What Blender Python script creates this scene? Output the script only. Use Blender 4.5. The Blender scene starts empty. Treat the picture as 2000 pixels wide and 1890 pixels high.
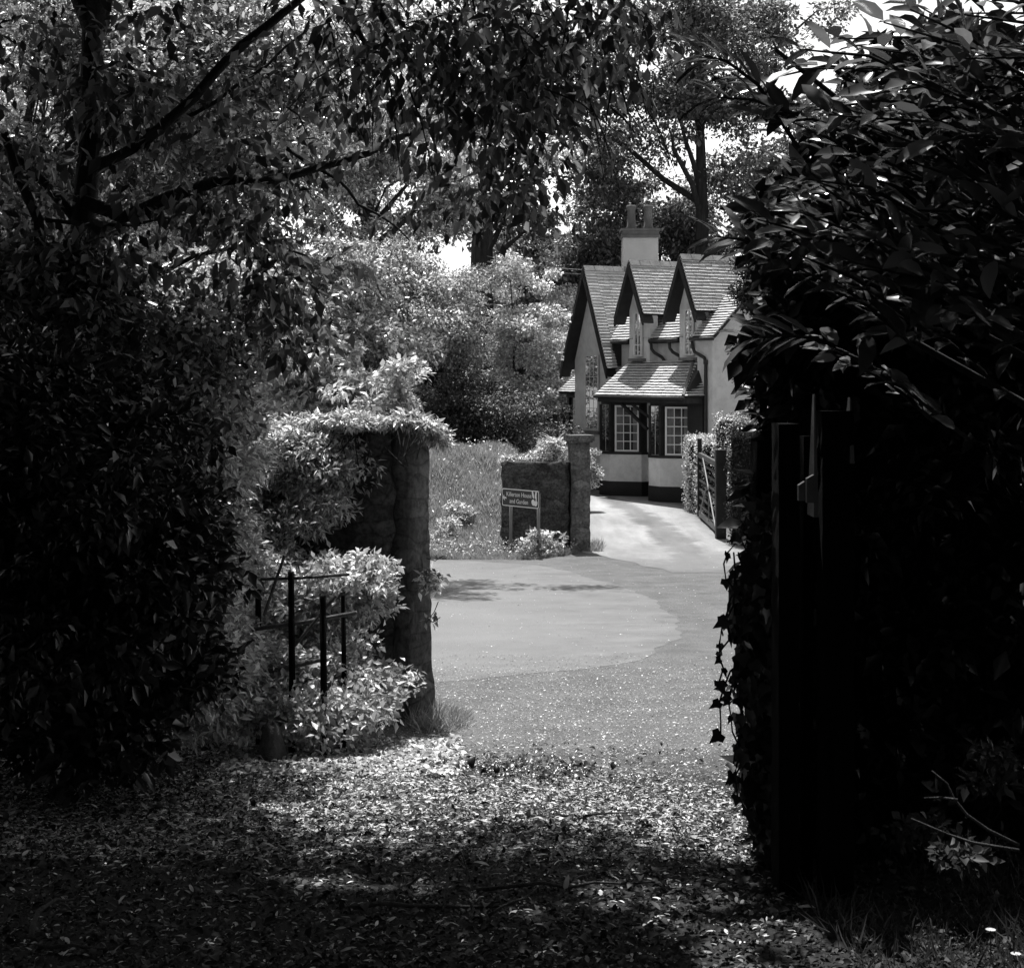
import bpy, math, random
import numpy as np
from mathutils import Vector, Matrix

# ------------------------------------------------------------------ camera, sky, sun, exposure
SC = bpy.context.scene
COL = SC.collection
F_PX, HOR, EYE = 3200.0, 735.0, 1.6          # focal length and horizon row in a 2000 px wide frame, eye height
cam_d = bpy.data.cameras.new('camera')
cam = bpy.data.objects.new('camera', cam_d)
COL.objects.link(cam)
cam.location = (0, 0, EYE)
cam.rotation_euler = (math.pi / 2, 0, 0)
cam_d.sensor_width = 36.0
cam_d.sensor_fit = 'HORIZONTAL'
cam_d.lens = 36.0 * F_PX / 2000.0
cam_d.shift_y = -(945.0 - HOR) / 2000.0
cam_d.clip_start = 0.05
cam_d.clip_end = 3000
SC.camera = cam

SUN_EL, SUN_AZ = math.radians(68), math.radians(-6)   # azimuth from +Y, clockwise
world = bpy.data.worlds.new('World')
SC.world = world
world.use_nodes = True
wt = world.node_tree
wt.nodes.clear()
w_out = wt.nodes.new('ShaderNodeOutputWorld')
w_bg = wt.nodes.new('ShaderNodeBackground')
w_sky = wt.nodes.new('ShaderNodeTexSky')
w_bw = wt.nodes.new('ShaderNodeRGBToBW')
w_sky.sky_type = 'NISHITA'
w_sky.sun_disc = False
w_sky.sun_elevation = SUN_EL
w_sky.sun_rotation = SUN_AZ
w_sky.dust_density = 3.0
wt.links.new(w_sky.outputs[0], w_bw.inputs[0])
w_tc = wt.nodes.new('ShaderNodeTexCoord')
w_sep = wt.nodes.new('ShaderNodeSeparateXYZ')
w_mr = wt.nodes.new('ShaderNodeMapRange')                 # thin bright summer haze low in the sky
w_mr.inputs['From Min'].default_value = 0.0
w_mr.inputs['From Max'].default_value = 0.42
w_mr.inputs['To Min'].default_value = 3.0
w_mr.inputs['To Max'].default_value = 1.0
w_mu = wt.nodes.new('ShaderNodeMath'); w_mu.operation = 'MULTIPLY'
wt.links.new(w_tc.outputs['Generated'], w_sep.inputs[0])
wt.links.new(w_sep.outputs['Z'], w_mr.inputs['Value'])
wt.links.new(w_mr.outputs[0], w_mu.inputs[0])
wt.links.new(w_bw.outputs[0], w_mu.inputs[1])
wt.links.new(w_mu.outputs[0], w_bg.inputs[0])
wt.links.new(w_bg.outputs[0], w_out.inputs[0])
w_bg.inputs[1].default_value = 0.095

sun_d = bpy.data.lights.new('sun', 'SUN')
sun_d.energy = 5.0
sun_d.angle = math.radians(0.5)
sun_d.color = (1, 0.995, 0.99)
sun = bpy.data.objects.new('sun', sun_d)
COL.objects.link(sun)
SUN = Vector((math.sin(SUN_AZ) * math.cos(SUN_EL), math.cos(SUN_AZ) * math.cos(SUN_EL), math.sin(SUN_EL)))
sun.rotation_euler = SUN.to_track_quat('Z', 'Y').to_euler()

SC.view_settings.view_transform = 'Standard'
SC.view_settings.look = 'None'
SC.view_settings.exposure = 0.58
SC.view_settings.gamma = 1.0
SC.cycles.max_bounces = 6
SC.cycles.diffuse_bounces = 3
SC.cycles.glossy_bounces = 2
SC.cycles.transmission_bounces = 4
SC.cycles.transparent_max_bounces = 8
SC.cycles.use_denoising = True
SC.cycles.sample_clamp_indirect = 4.0

RNG = np.random.default_rng(11)
random.seed(11)

# ------------------------------------------------------------------ small helpers
def P(px, py, Y):
    return Vector(((px - 1000) / F_PX * Y, Y, EYE - (py - HOR) / F_PX * Y))

def tag(o, label, cat, group=None):
    o['label'] = label
    o['category'] = cat
    if group:
        o['group'] = group
    return o

def thing(name, label, cat, loc=(0, 0, 0), group=None):
    o = bpy.data.objects.new(name, None)
    COL.objects.link(o)
    o.location = loc
    o.empty_display_size = 0.2
    return tag(o, label, cat, group)

def link(name, me, mats, parent=None):
    o = bpy.data.objects.new(name, me)
    COL.objects.link(o)
    if not isinstance(mats, (list, tuple)):
        mats = [mats]
    for m in mats:
        me.materials.append(m)
    if parent is not None:
        o.parent = parent
        loc = Vector((0, 0, 0))
        p = parent
        while p is not None:
            loc += p.location
            p = p.parent
        o.location = -loc            # mesh data is in world coordinates, the parents only carry translations
    return o

class MB:
    def __init__(s):
        s.v, s.f, s.m = [], [], []
    def add(s, vs, fs, mi=0):
        k = len(s.v)
        s.v += [tuple(x) for x in vs]
        s.f += [tuple(i + k for i in f) for f in fs]
        s.m += [mi] * len(fs)
        return s
    def hexa(s, p, mi=0):
        """eight corners: bottom ring 0-3 then top ring 4-7"""
        return s.add(p, [(3, 2, 1, 0), (4, 5, 6, 7), (0, 1, 5, 4), (1, 2, 6, 5), (2, 3, 7, 6), (3, 0, 4, 7)], mi)
    def box(s, x0, x1, y0, y1, z0, z1, T=None, mi=0):
        p = [(x0, y0, z0), (x1, y0, z0), (x1, y1, z0), (x0, y1, z0), (x0, y0, z1), (x1, y0, z1), (x1, y1, z1), (x0, y1, z1)]
        if T:
            p = [T(*q) for q in p]
        return s.hexa(p, mi)
    def prism(s, poly, z0, z1, T=None, mi=0):
        n = len(poly)
        p = [(x, y, z0) for x, y in poly] + [(x, y, z1) for x, y in poly]
        if T:
            p = [T(*q) for q in p]
        fs = [tuple(range(n - 1, -1, -1)), tuple(range(n, 2 * n))] + [(i, (i + 1) % n, n + (i + 1) % n, n + i) for i in range(n)]
        return s.add(p, fs, mi)
    def bar(s, a, b, w, d, up=(0, 0, 1), mi=0):
        a, b = Vector(a), Vector(b)
        t = (b - a).normalized()
        up = Vector(up)
        if abs(t.dot(up)) > 0.98:
            up = Vector((0, 1, 0))
        sx = t.cross(up).normalized() * w / 2
        sy = sx.cross(t).normalized() * d / 2
        return s.hexa([a - sx - sy, a + sx - sy, a + sx + sy, a - sx + sy, b - sx - sy, b + sx - sy, b + sx + sy, b - sx + sy], mi)
    def tube(s, pts, rad, n=8, caps=True, mi=0):
        pts = [Vector(p) for p in pts]
        if not hasattr(rad, '__len__'):
            rad = [rad] * len(pts)
        k0 = len(s.v)
        ref = Vector((0.3, 0.2, 1)).normalized()
        for i, p in enumerate(pts):
            t = (pts[min(i + 1, len(pts) - 1)] - pts[max(i - 1, 0)])
            t = t.normalized() if t.length > 1e-9 else Vector((0, 0, 1))
            r = ref if abs(t.dot(ref)) < 0.95 else Vector((1, 0, 0))
            u = t.cross(r).normalized()
            v = t.cross(u).normalized()
            for j in range(n):
                a = 2 * math.pi * j / n
                s.v.append(tuple(p + (u * math.cos(a) + v * math.sin(a)) * rad[i]))
        for i in range(len(pts) - 1):
            for j in range(n):
                a, b = k0 + i * n + j, k0 + i * n + (j + 1) % n
                s.f.append((a, b, b + n, a + n)); s.m.append(mi)
        if caps:
            s.f.append(tuple(k0 + j for j in range(n - 1, -1, -1))); s.m.append(mi)
            e = k0 + (len(pts) - 1) * n
            s.f.append(tuple(e + j for j in range(n))); s.m.append(mi)
        return s
    def build(s, name, mats, parent=None, smooth=False):
        me = bpy.data.meshes.new(name)
        me.from_pydata(s.v, [], s.f)
        if smooth:
            me.polygons.foreach_set('use_smooth', [True] * len(me.polygons))
        o = link(name, me, mats, parent)
        if any(s.m):
            me.polygons.foreach_set('material_index', s.m)
        me.update()
        return o

def np_mesh(name, V, faces, mats, parent=None, smooth=False):
    """V (n,3); faces (m,k)"""
    me = bpy.data.meshes.new(name)
    n, (m, k) = len(V), faces.shape
    me.vertices.add(n)
    me.vertices.foreach_set('co', np.ascontiguousarray(V, dtype=np.float32).ravel())
    me.loops.add(m * k)
    me.loops.foreach_set('vertex_index', faces.astype(np.int32).ravel())
    me.polygons.add(m)
    me.polygons.foreach_set('loop_start', (np.arange(m) * k).astype(np.int32))
    me.polygons.foreach_set('loop_total', np.full(m, k, dtype=np.int32))
    if smooth:
        me.polygons.foreach_set('use_smooth', np.ones(m, dtype=bool))
    me.update(calc_edges=True)
    return link(name, me, mats, parent)

# ------------------------------------------------------------------ materials (the photograph is monochrome, so are they)
def nodes(name):
    m = bpy.data.materials.new(name)
    m.use_nodes = True
    t = m.node_tree
    b = t.nodes['Principled BSDF']
    return m, t, b

def ramp(t, fac, stops):
    r = t.nodes.new('ShaderNodeValToRGB')
    e = r.color_ramp.elements
    while len(e) < len(stops):
        e.new(0.5)
    for q, (p, c) in zip(e, stops):
        q.position = p
        q.color = (c, c, c, 1)
    t.links.new(fac, r.inputs[0])
    return r.outputs[0]

def noise(t, scale, detail=6, rough=0.6, stretch=None):
    tc = t.nodes.new('ShaderNodeNewGeometry')
    src = tc.outputs['Position']
    if stretch:
        mp = t.nodes.new('ShaderNodeMapping')
        mp.inputs['Scale'].default_value = stretch
        t.links.new(src, mp.inputs[0])
        src = mp.outputs[0]
    n = t.nodes.new('ShaderNodeTexNoise')
    n.inputs['Scale'].default_value = scale
    n.inputs['Detail'].default_value = detail
    n.inputs['Roughness'].default_value = rough
    t.links.new(src, n.inputs['Vector'])
    return n.outputs['Fac']

def mul(t, a, b):
    m = t.nodes.new('ShaderNodeMix')
    m.data_type = 'RGBA'
    m.blend_type = 'MULTIPLY'
    m.inputs[0].default_value = 1
    t.links.new(a, m.inputs[6])
    t.links.new(b, m.inputs[7])
    return m.outputs[2]

def surf(name, lo, hi, scale=3, rough=0.85, bump=0.0, bscale=40, fine=None, stretch=None, spec=0.3, metal=0.0):
    m, t, b = nodes(name)
    c = ramp(t, noise(t, scale, stretch=stretch), [(0.3, lo), (0.7, hi)])
    if fine:
        c = mul(t, c, ramp(t, noise(t, fine[0], 3, 0.7), [(0.35, fine[1]), (0.6, 1.0)]))
    t.links.new(c, b.inputs['Base Color'])
    b.inputs['Roughness'].default_value = rough
    b.inputs['Specular IOR Level'].default_value = spec
    b.inputs['Metallic'].default_value = metal
    if bump:
        bp = t.nodes.new('ShaderNodeBump')
        bp.inputs['Strength'].default_value = bump
        bp.inputs['Distance'].default_value = 0.03
        t.links.new(noise(t, bscale, 8, 0.7, stretch), bp.inputs['Height'])
        t.links.new(bp.outputs[0], b.inputs['Normal'])
    return m

def leafmat(name, lo, hi, rough=0.45, trans=0.35, tcol=1.3, spec=0.5):
    m, t, b = nodes(name)
    g = t.nodes.new('ShaderNodeNewGeometry')
    c = ramp(t, g.outputs['Random Per Island'], [(0.0, lo), (0.5, lo + (hi - lo) * .16), (0.85, lo + (hi - lo) * .6), (1.0, hi)])
    t.links.new(c, b.inputs['Base Color'])
    b.inputs['Roughness'].default_value = rough
    b.inputs['Specular IOR Level'].default_value = spec
    tr = t.nodes.new('ShaderNodeBsdfTranslucent')
    sc = t.nodes.new('ShaderNodeMix'); sc.data_type = 'RGBA'; sc.blend_type = 'MULTIPLY'; sc.inputs[0].default_value = 1
    t.links.new(c, sc.inputs[6]); sc.inputs[7].default_value = (tcol, tcol, tcol, 1)
    t.links.new(sc.outputs[2], tr.inputs[0])
    mx = t.nodes.new('ShaderNodeMixShader')
    mx.inputs[0].default_value = trans
    t.links.new(b.outputs[0], mx.inputs[1])
    t.links.new(tr.outputs[0], mx.inputs[2])
    t.links.new(mx.outputs[0], t.nodes['Material Output'].inputs[0])
    return m

M = dict(
    ground=surf('gravel_and_soil', 0.12, 0.19, 2.2, 0.95, 0.6, 60, (55, 0.55), spec=0.15),
    road=surf('worn_asphalt', 0.185, 0.225, 0.55, 0.9, 0.4, 160, (90, 0.72), spec=0.2),
    drive=surf('pale_gravel', 0.24, 0.43, 0.9, 0.95, 0.5, 60, (60, 0.75), stretch=(2.2, 0.35, 1), spec=0.15),
    stone=surf('mossy_stone', 0.04, 0.17, 4, 0.95, 1.0, 22, (26, 0.4), spec=0.15),
    stone_pale=surf('weathered_stone', 0.09, 0.25, 3, 0.95, 0.9, 25, (20, 0.5), stretch=(1, 1, 0.4), spec=0.15),
    render=surf('white_painted_render', 0.74, 0.86, 1.6, 0.8, 0.7, 26, (5, 0.86), spec=0.3),
    plinth=surf('black_tar_paint', 0.012, 0.022, 2, 0.6, 0.3, 30),
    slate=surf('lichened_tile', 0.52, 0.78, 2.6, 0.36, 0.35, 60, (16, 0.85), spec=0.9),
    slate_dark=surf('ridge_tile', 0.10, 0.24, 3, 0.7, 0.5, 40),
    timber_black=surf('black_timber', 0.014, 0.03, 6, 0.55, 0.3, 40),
    timber_old=surf('old_grey_timber', 0.04, 0.14, 5, 0.8, 0.6, 30, stretch=(6, 6, 0.6)),
    timber_dark=surf('dark_weathered_timber', 0.002, 0.010, 7, 0.9, 1.0, 40, stretch=(6, 6, 0.35), spec=0.08),
    white=surf('white_gloss_paint', 0.72, 0.80, 3, 0.4),
    iron=surf('dark_iron', 0.015, 0.04, 8, 0.5, 0.3, 60, spec=0.5),
    iron_pale=surf('weathered_metal', 0.25, 0.42, 10, 0.45, 0.2, 60, spec=0.5),
    backing=surf('indoor_shade', 0.03, 0.05, 2, 0.9),  # indoor dimness put into a dark colour
    curtain=surf('net_curtain', 0.30, 0.60, 9, 0.9, stretch=(3, 3, 0.1)),
    stack=surf('chimney_render', 0.42, 0.52, 1.5, 0.9, 0.3, 25),
    pot=surf('clay_pot', 0.09, 0.15, 3, 0.8, 0.3, 30),
    sign=surf('dark_sign_face', 0.035, 0.045, 3, 0.5),
    sign_white=surf('sign_white', 0.72, 0.80, 3, 0.5),
    sign_post=surf('sign_post_grey', 0.16, 0.22, 3, 0.6),
    bark=surf('dark_bark', 0.015, 0.05, 5, 0.95, 1.0, 18, stretch=(3, 3, 0.5)),
    bark_mid=surf('grey_bark', 0.05, 0.12, 5, 0.95, 1.0, 18, stretch=(3, 3, 0.5)),
    rock=surf('mossy_rock', 0.06, 0.16, 6, 0.95, 1.0, 25),
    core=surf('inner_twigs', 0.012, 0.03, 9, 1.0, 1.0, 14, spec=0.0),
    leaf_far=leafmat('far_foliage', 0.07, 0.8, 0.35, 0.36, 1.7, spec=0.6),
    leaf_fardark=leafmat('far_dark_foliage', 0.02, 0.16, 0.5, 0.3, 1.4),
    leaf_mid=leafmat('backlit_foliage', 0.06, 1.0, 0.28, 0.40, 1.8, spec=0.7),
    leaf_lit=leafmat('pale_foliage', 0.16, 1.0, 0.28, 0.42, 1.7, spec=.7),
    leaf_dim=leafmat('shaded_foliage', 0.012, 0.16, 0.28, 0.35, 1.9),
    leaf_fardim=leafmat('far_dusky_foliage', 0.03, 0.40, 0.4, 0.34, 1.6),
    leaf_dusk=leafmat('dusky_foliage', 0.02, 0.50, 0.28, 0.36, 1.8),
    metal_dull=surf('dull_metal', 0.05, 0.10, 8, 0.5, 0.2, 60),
    leaf_dark=leafmat('dark_foliage', 0.006, 0.05, 0.28, 0.25, 1.8),  # near-black leaves; deep shade is put into this colour
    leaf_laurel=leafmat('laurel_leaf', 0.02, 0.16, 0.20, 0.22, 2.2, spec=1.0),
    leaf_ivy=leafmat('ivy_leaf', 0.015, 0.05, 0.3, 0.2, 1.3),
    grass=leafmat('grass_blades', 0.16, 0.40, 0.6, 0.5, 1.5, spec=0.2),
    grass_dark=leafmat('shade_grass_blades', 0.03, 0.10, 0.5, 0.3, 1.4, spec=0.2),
    litter=leafmat('pale_leaf_litter', 0.20, 1.0, 0.6, 0.15, 1.0, spec=0.12),  # pale litter; brightness of the sunlit stretch put into its colour
    litter_shade=leafmat('shade_leaf_litter', 0.006, 0.12, 0.6, 0.10, 1.0, spec=0.1),  # darkened litter; foreground shade put into its colour
    petal=leafmat('white_petals', 0.7, 0.8, 0.6, 0.3, 1.0),
)
def masonry(mat, sc, joint=.25):
    t = mat.node_tree; b = t.nodes['Principled BSDF']
    src = b.inputs['Base Color'].links[0].from_socket
    g = t.nodes.new('ShaderNodeNewGeometry'); mp = t.nodes.new('ShaderNodeMapping'); mp.inputs['Scale'].default_value = (1, 1, 1.9)
    t.links.new(g.outputs['Position'], mp.inputs[0])
    outs = []
    for ft in ('DISTANCE_TO_EDGE', 'F1'):
        v = t.nodes.new('ShaderNodeTexVoronoi'); v.feature = ft; v.inputs['Scale'].default_value = sc
        t.links.new(mp.outputs[0], v.inputs['Vector']); outs.append(v)
    j = ramp(t, outs[0].outputs['Distance'], [(0.0, joint), (0.07, 1.0)])
    sp = t.nodes.new('ShaderNodeSeparateColor'); t.links.new(outs[1].outputs['Color'], sp.inputs[0])
    q = ramp(t, sp.outputs[0], [(0.0, .75), (1.0, 1.25)])
    t.links.new(mul(t, mul(t, src, j), q), b.inputs['Base Color'])
    bp = b.inputs['Normal'].links[0].from_node
    b2 = t.nodes.new('ShaderNodeBump'); b2.inputs['Strength'].default_value = .6; b2.inputs['Distance'].default_value = .03
    t.links.new(j, b2.inputs['Height']); t.links.new(bp.outputs[0], b2.inputs['Normal']); t.links.new(b2.outputs[0], b.inputs['Normal'])
masonry(M['stone'], 5.5, .7)
masonry(M['stone_pale'], 4.6, .72)
def wheel_tracks(mat):
    t = mat.node_tree; b = t.nodes['Principled BSDF']
    src = b.inputs['Base Color'].links[0].from_socket
    g = t.nodes.new('ShaderNodeNewGeometry'); sp = t.nodes.new('ShaderNodeSeparateXYZ'); t.links.new(g.outputs['Position'], sp.inputs[0])
    def mt(op, a, b_, c=None):
        m_ = t.nodes.new('ShaderNodeMath'); m_.operation = op
        for i, q in enumerate((a, b_, c)):
            if q is None: continue
            if isinstance(q, (int, float)): m_.inputs[i].default_value = q
            else: t.links.new(q, m_.inputs[i])
        return m_.outputs[0]
    dy = mt('SUBTRACT', sp.outputs['Y'], 31.0)
    xc = mt('MULTIPLY_ADD', mt('MULTIPLY', dy, dy), -.0056, 3.15)
    d = mt('SUBTRACT', sp.outputs['X'], xc)
    d = mt('ADD', d, mt('MULTIPLY_ADD', noise(t, 1.3, 4, .6), .9, -.45))
    d = mt('ABSOLUTE', d, 0)
    f = ramp(t, d, [(0.0, .58), (.22, .66), (.42, 1.12), (.85, .95)])
    t.links.new(mul(t, src, f), b.inputs['Base Color'])
wheel_tracks(M['drive'])
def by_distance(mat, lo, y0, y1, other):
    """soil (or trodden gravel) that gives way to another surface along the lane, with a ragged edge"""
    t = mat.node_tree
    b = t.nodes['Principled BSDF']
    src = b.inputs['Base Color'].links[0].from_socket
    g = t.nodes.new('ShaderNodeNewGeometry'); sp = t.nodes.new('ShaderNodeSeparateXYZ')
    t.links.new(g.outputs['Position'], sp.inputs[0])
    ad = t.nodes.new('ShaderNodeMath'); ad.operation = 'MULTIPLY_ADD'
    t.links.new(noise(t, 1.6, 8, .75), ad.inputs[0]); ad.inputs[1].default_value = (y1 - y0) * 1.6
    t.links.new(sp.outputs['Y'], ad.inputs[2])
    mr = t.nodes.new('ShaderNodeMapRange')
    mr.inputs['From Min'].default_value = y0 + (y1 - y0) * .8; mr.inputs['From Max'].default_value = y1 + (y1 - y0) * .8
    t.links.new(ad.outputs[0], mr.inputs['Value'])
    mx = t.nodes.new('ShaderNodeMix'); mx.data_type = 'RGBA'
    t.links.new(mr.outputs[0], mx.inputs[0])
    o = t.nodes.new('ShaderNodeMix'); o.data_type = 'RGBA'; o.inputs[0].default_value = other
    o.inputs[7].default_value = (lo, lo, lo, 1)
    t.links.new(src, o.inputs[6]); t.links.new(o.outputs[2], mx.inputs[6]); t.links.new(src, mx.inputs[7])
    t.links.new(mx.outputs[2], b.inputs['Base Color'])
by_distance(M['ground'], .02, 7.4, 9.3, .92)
by_distance(M['drive'], .17, 27.6, 31.8, .97)
# glass: mostly clear, glossy
m, t, b = nodes('window_glass')
tr = t.nodes.new('ShaderNodeBsdfTransparent'); tr.inputs[0].default_value = (0.8, 0.8, 0.8, 1)
gl = t.nodes.new('ShaderNodeBsdfGlossy'); gl.inputs['Roughness'].default_value = 0.03
fr = t.nodes.new('ShaderNodeFresnel'); fr.inputs[0].default_value = 1.5
mx = t.nodes.new('ShaderNodeMixShader')
t.links.new(fr.outputs[0], mx.inputs[0]); t.links.new(tr.outputs[0], mx.inputs[1]); t.links.new(gl.outputs[0], mx.inputs[2])
t.links.new(mx.outputs[0], t.nodes['Material Output'].inputs[0])
M['glass'] = m

# ------------------------------------------------------------------ terrain
_HY = np.array([-60, 3.5, 4.5, 6.5, 10.3, 13, 20, 28, 30, 42, 60, 100, 900])
_HD = np.array([1.6, 1.6, 1.62, 1.8, 2.2, 2.42, 2.88, 3.19, 3.2, 3.15, 3.1, 3.0, 3.0])
def hd(Y):
    Y = np.asarray(Y, dtype=float)
    return sum(np.interp(Y + d, _HY, _HD) for d in np.linspace(-0.8, 0.8, 9)) / 9
def sstep(x, a, b):
    q = np.clip((np.asarray(x, dtype=float) - a) / (b - a), 0, 1)
    return q * q * (3 - 2 * q)
def gz(X, Y):
    z = EYE - hd(Y)
    z = z + 1.45 * sstep(Y, 30.6, 35.5) * sstep(-np.asarray(X), -1.0, 0.2)            # grass bank beyond the road
    z = z + 0.25 * sstep(-np.asarray(X), 1.6, 3.5) * (1 - sstep(Y, 9, 12))
    return z
def ground_pt(px, py):
    ys = np.linspace(3.5, 60, 4000)
    r = HOR + hd(ys) / ys * F_PX
    Y = float(np.interp(-py, -r, ys))
    return (px - 1000) / F_PX * Y, Y

xs = np.concatenate([[-500, -250, -120, -60, -30], np.arange(-16, 16.01, 0.25), [30, 60, 120, 250, 500]])
ys = np.concatenate([[-60, -30, -15, -6], np.arange(-2, 60.01, 0.25), [65, 75, 95, 130, 200, 350, 600, 900]])
GX, GY = np.meshgrid(xs, ys)
GZ = gz(GX, GY)
nx, ny = len(xs), len(ys)
idx = np.arange(nx * ny).reshape(ny, nx)
fc = np.stack([idx[:-1, :-1], idx[:-1, 1:], idx[1:, 1:], idx[1:, :-1]], -1).reshape(-1, 4)
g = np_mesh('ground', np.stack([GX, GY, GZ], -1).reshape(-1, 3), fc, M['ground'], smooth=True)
g['kind'] = 'structure'

def strip_sheet(name, rows, left, right, mat, lift, near=.4, side=1.2, far=.3):
    """a sheet lying on the ground whose rows match the terrain rows"""
    n = 24
    V, Wn = [], []
    for Y in rows:
        l, r = left(Y), right(Y)
        xx = np.linspace(l, r, n)
        Wn.append(np.minimum(np.minimum((r - xx) / side, (Y - rows[0]) / near), (rows[-1] - Y) / far).clip(0, 1))
        X = np.linspace(l, r, n)
        V.append(np.stack([X, np.full(n, Y), gz(X, np.full(n, Y)) + lift], -1))
    V = np.concatenate(V)
    k = np.arange(len(rows) * n).reshape(len(rows), n)
    f = np.stack([k[:-1, :-1], k[:-1, 1:], k[1:, 1:], k[1:, :-1]], -1).reshape(-1, 4)
    o = np_mesh(name, V, f, mat, smooth=True)
    at = o.data.attributes.new('wear', 'FLOAT', 'POINT')
    at.data.foreach_set('value', np.concatenate(Wn).astype(np.float32))
    o['kind'] = 'structure'
    return o
def worn_edge(mat, lo):
    """grit strewn over the edge of a surface, following the wear stored on the mesh"""
    t = mat.node_tree; b = t.nodes['Principled BSDF']
    src = b.inputs['Base Color'].links[0].from_socket
    a = t.nodes.new('ShaderNodeAttribute'); a.attribute_name = 'wear'
    q = t.nodes.new('ShaderNodeMath'); q.operation = 'MULTIPLY_ADD'; q.inputs[1].default_value = 0.9
    t.links.new(noise(t, 3.2, 9, .8), q.inputs[0])
    hf = t.nodes.new('ShaderNodeMath'); hf.operation = 'MULTIPLY'; hf.inputs[1].default_value = .7
    t.links.new(a.outputs['Fac'], hf.inputs[0]); t.links.new(hf.outputs[0], q.inputs[2])
    f = ramp(t, q.outputs[0], [(.45, 0.0), (1.0, 1.0)])
    g_ = ramp(t, noise(t, 2.2), [(.3, lo * .75), (.7, lo * 1.2)])
    m_ = t.nodes.new('ShaderNodeMix'); m_.data_type = 'RGBA'
    t.links.new(f, m_.inputs[0]); t.links.new(g_, m_.inputs[6]); t.links.new(src, m_.inputs[7])
    t.links.new(m_.outputs[2], b.inputs['Base Color'])
worn_edge(M['road'], .155)
worn_edge(M['drive'], .155)
edge = [(840, 1334), (929, 1327), (1041, 1316), (1130, 1308), (1210, 1296), (1270, 1280), (1318, 1250), (1330, 1222), (1302, 1190), (1246, 1155), (1153, 1128), (1056, 1103), (836, 1091)]
eg = [ground_pt(*e) for e in edge]
eY = [e[1] for e in eg]; eX = [e[0] for e in eg]
rr = np.arange(eY[0], eY[-1], 0.06)
jit = {round(float(y), 3): .05 * math.sin(y * 2.7) + .02 * math.sin(y * 9.1 + 1) for y in rr}
strip_sheet('road', rr, lambda Y: -16.0, lambda Y: float(np.interp(Y, eY, eX)) + jit[round(float(Y), 3)], M['road'], 0.002, .9, 2.6, .15)
rows = np.arange(26.0, 46, 0.25)
strip_sheet('driveway', rows, lambda Y: float(np.interp(Y, [26, 28.5, 29.6, 31, 36, 46], [2.6, 1.9, 1.35, 1.25, 1.3, 1.3])) + .06 * math.sin(Y * 5), lambda Y: float(np.interp(Y, [26, 31, 36, 46], [4.9, 4.4, 4.3, 4.4])) + .05 * math.sin(Y * 4), M['drive'], 0.004, 2.6, .5, .2)

# ------------------------------------------------------------------ leaves
def T_simple():
    return np.array([[0, 0, 0], [.26, .45, .07], [0, 1, -.08], [-.26, .45, .07]]), np.array([[0, 1, 2], [0, 2, 3]])
def T_slim():
    return np.array([[0, 0, 0], [.17, .4, .06], [0, 1, -.12], [-.17, .4, .06]]), np.array([[0, 1, 2], [0, 2, 3]])
def T_quad():
    return np.array([[0, 0, 0], [.36, .45, .05], [0, 1, 0], [-.36, .5, .05]]), np.array([[0, 1, 2, 3]])
def T_long():
    v = [[0, 0, 0]]
    for y, w, z in ((.2, .13, 0), (.5, .17, .0), (.8, .10, -.05)):
        v += [[-w, y, z + .045], [0, y, z], [w, y, z + .045]]
    v.append([0, 1, -.11])
    f = [[0, 2, 1, 1], [0, 3, 2, 2], [1, 2, 5, 4], [2, 3, 6, 5], [4, 5, 8, 7], [5, 6, 9, 8], [7, 8, 10, 10], [8, 9, 10, 10]]
    return np.array(v), f
def T_ivy():
    v = [[0, 0, 0], [.35, -.1, 0], [.5, .3, .03], [.25, .45, 0], [0, 1, -.05], [-.25, .45, 0], [-.5, .3, .03], [-.35, -.1, 0], [0, .35, -.03]]
    f = [[8, 0, 1], [8, 1, 2], [8, 2, 3], [8, 3, 4], [8, 4, 5], [8, 5, 6], [8, 6, 7], [8, 7, 0]]
    return np.array(v), np.array(f)
def T_curl():
    v, f = [], []
    for i, (y, w) in enumerate(((0, .05), (.3, .3), (.65, .26), (1, .02))):
        z = .18 * math.sin(i * 1.1)
        v += [[-w, y, z + w * .5], [0, y, z], [w, y, z + w * .35]]
    for i in range(3):
        a = i * 3
        f += [[a, a + 1, a + 4, a + 3], [a + 1, a + 2, a + 5, a + 4]]
    return np.array(v), np.array(f)
def T_blade():
    return np.array([[-.03, 0, 0], [.03, 0, 0], [.022, .55, .1], [-.022, .55, .1], [0, 1, .34]]), [[0, 1, 2, 3], [3, 2, 4, 4]]
TPL = dict(simple=T_simple(), slim=T_slim(), quad=T_quad(), long=T_long(), ivy=T_ivy(), curl=T_curl(), blade=T_blade())

def leaves(name, pos, ydir, zdir, size, tpl, mat, parent=None, smooth=False):
    V0, F0 = TPL[tpl]
    tri = False
    if isinstance(F0, list):      # mixed tri/quad: triangulate
        out = []
        for q in F0:
            if q[2] == q[3]:
                out.append(q[:3])
            else:
                out += [[q[0], q[1], q[2]], [q[0], q[2], q[3]]]
        F0 = np.array(out)
    y = ydir / (np.linalg.norm(ydir, axis=1, keepdims=True) + 1e-9)
    x = np.cross(y, zdir); x /= (np.linalg.norm(x, axis=1, keepdims=True) + 1e-9)
    z = np.cross(x, y)
    R = np.stack([x, y, z], 1)                                  # rows are axes
    V = np.einsum('kj,njd->nkd', V0, R) * np.asarray(size)[:, None, None] + pos[:, None, :]
    n, k = len(pos), len(V0)
    Fc = (F0[None] + (np.arange(n) * k)[:, None, None]).reshape(-1, F0.shape[1])
    return np_mesh(name, V.reshape(-1, 3), Fc, mat, parent, smooth)

def rnd_dirs(n, flat=1.0, rng=RNG):
    d = rng.normal(size=(n, 3))
    d[:, 2] *= flat
    return d / np.linalg.norm(d, axis=1, keepdims=True)

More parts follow.
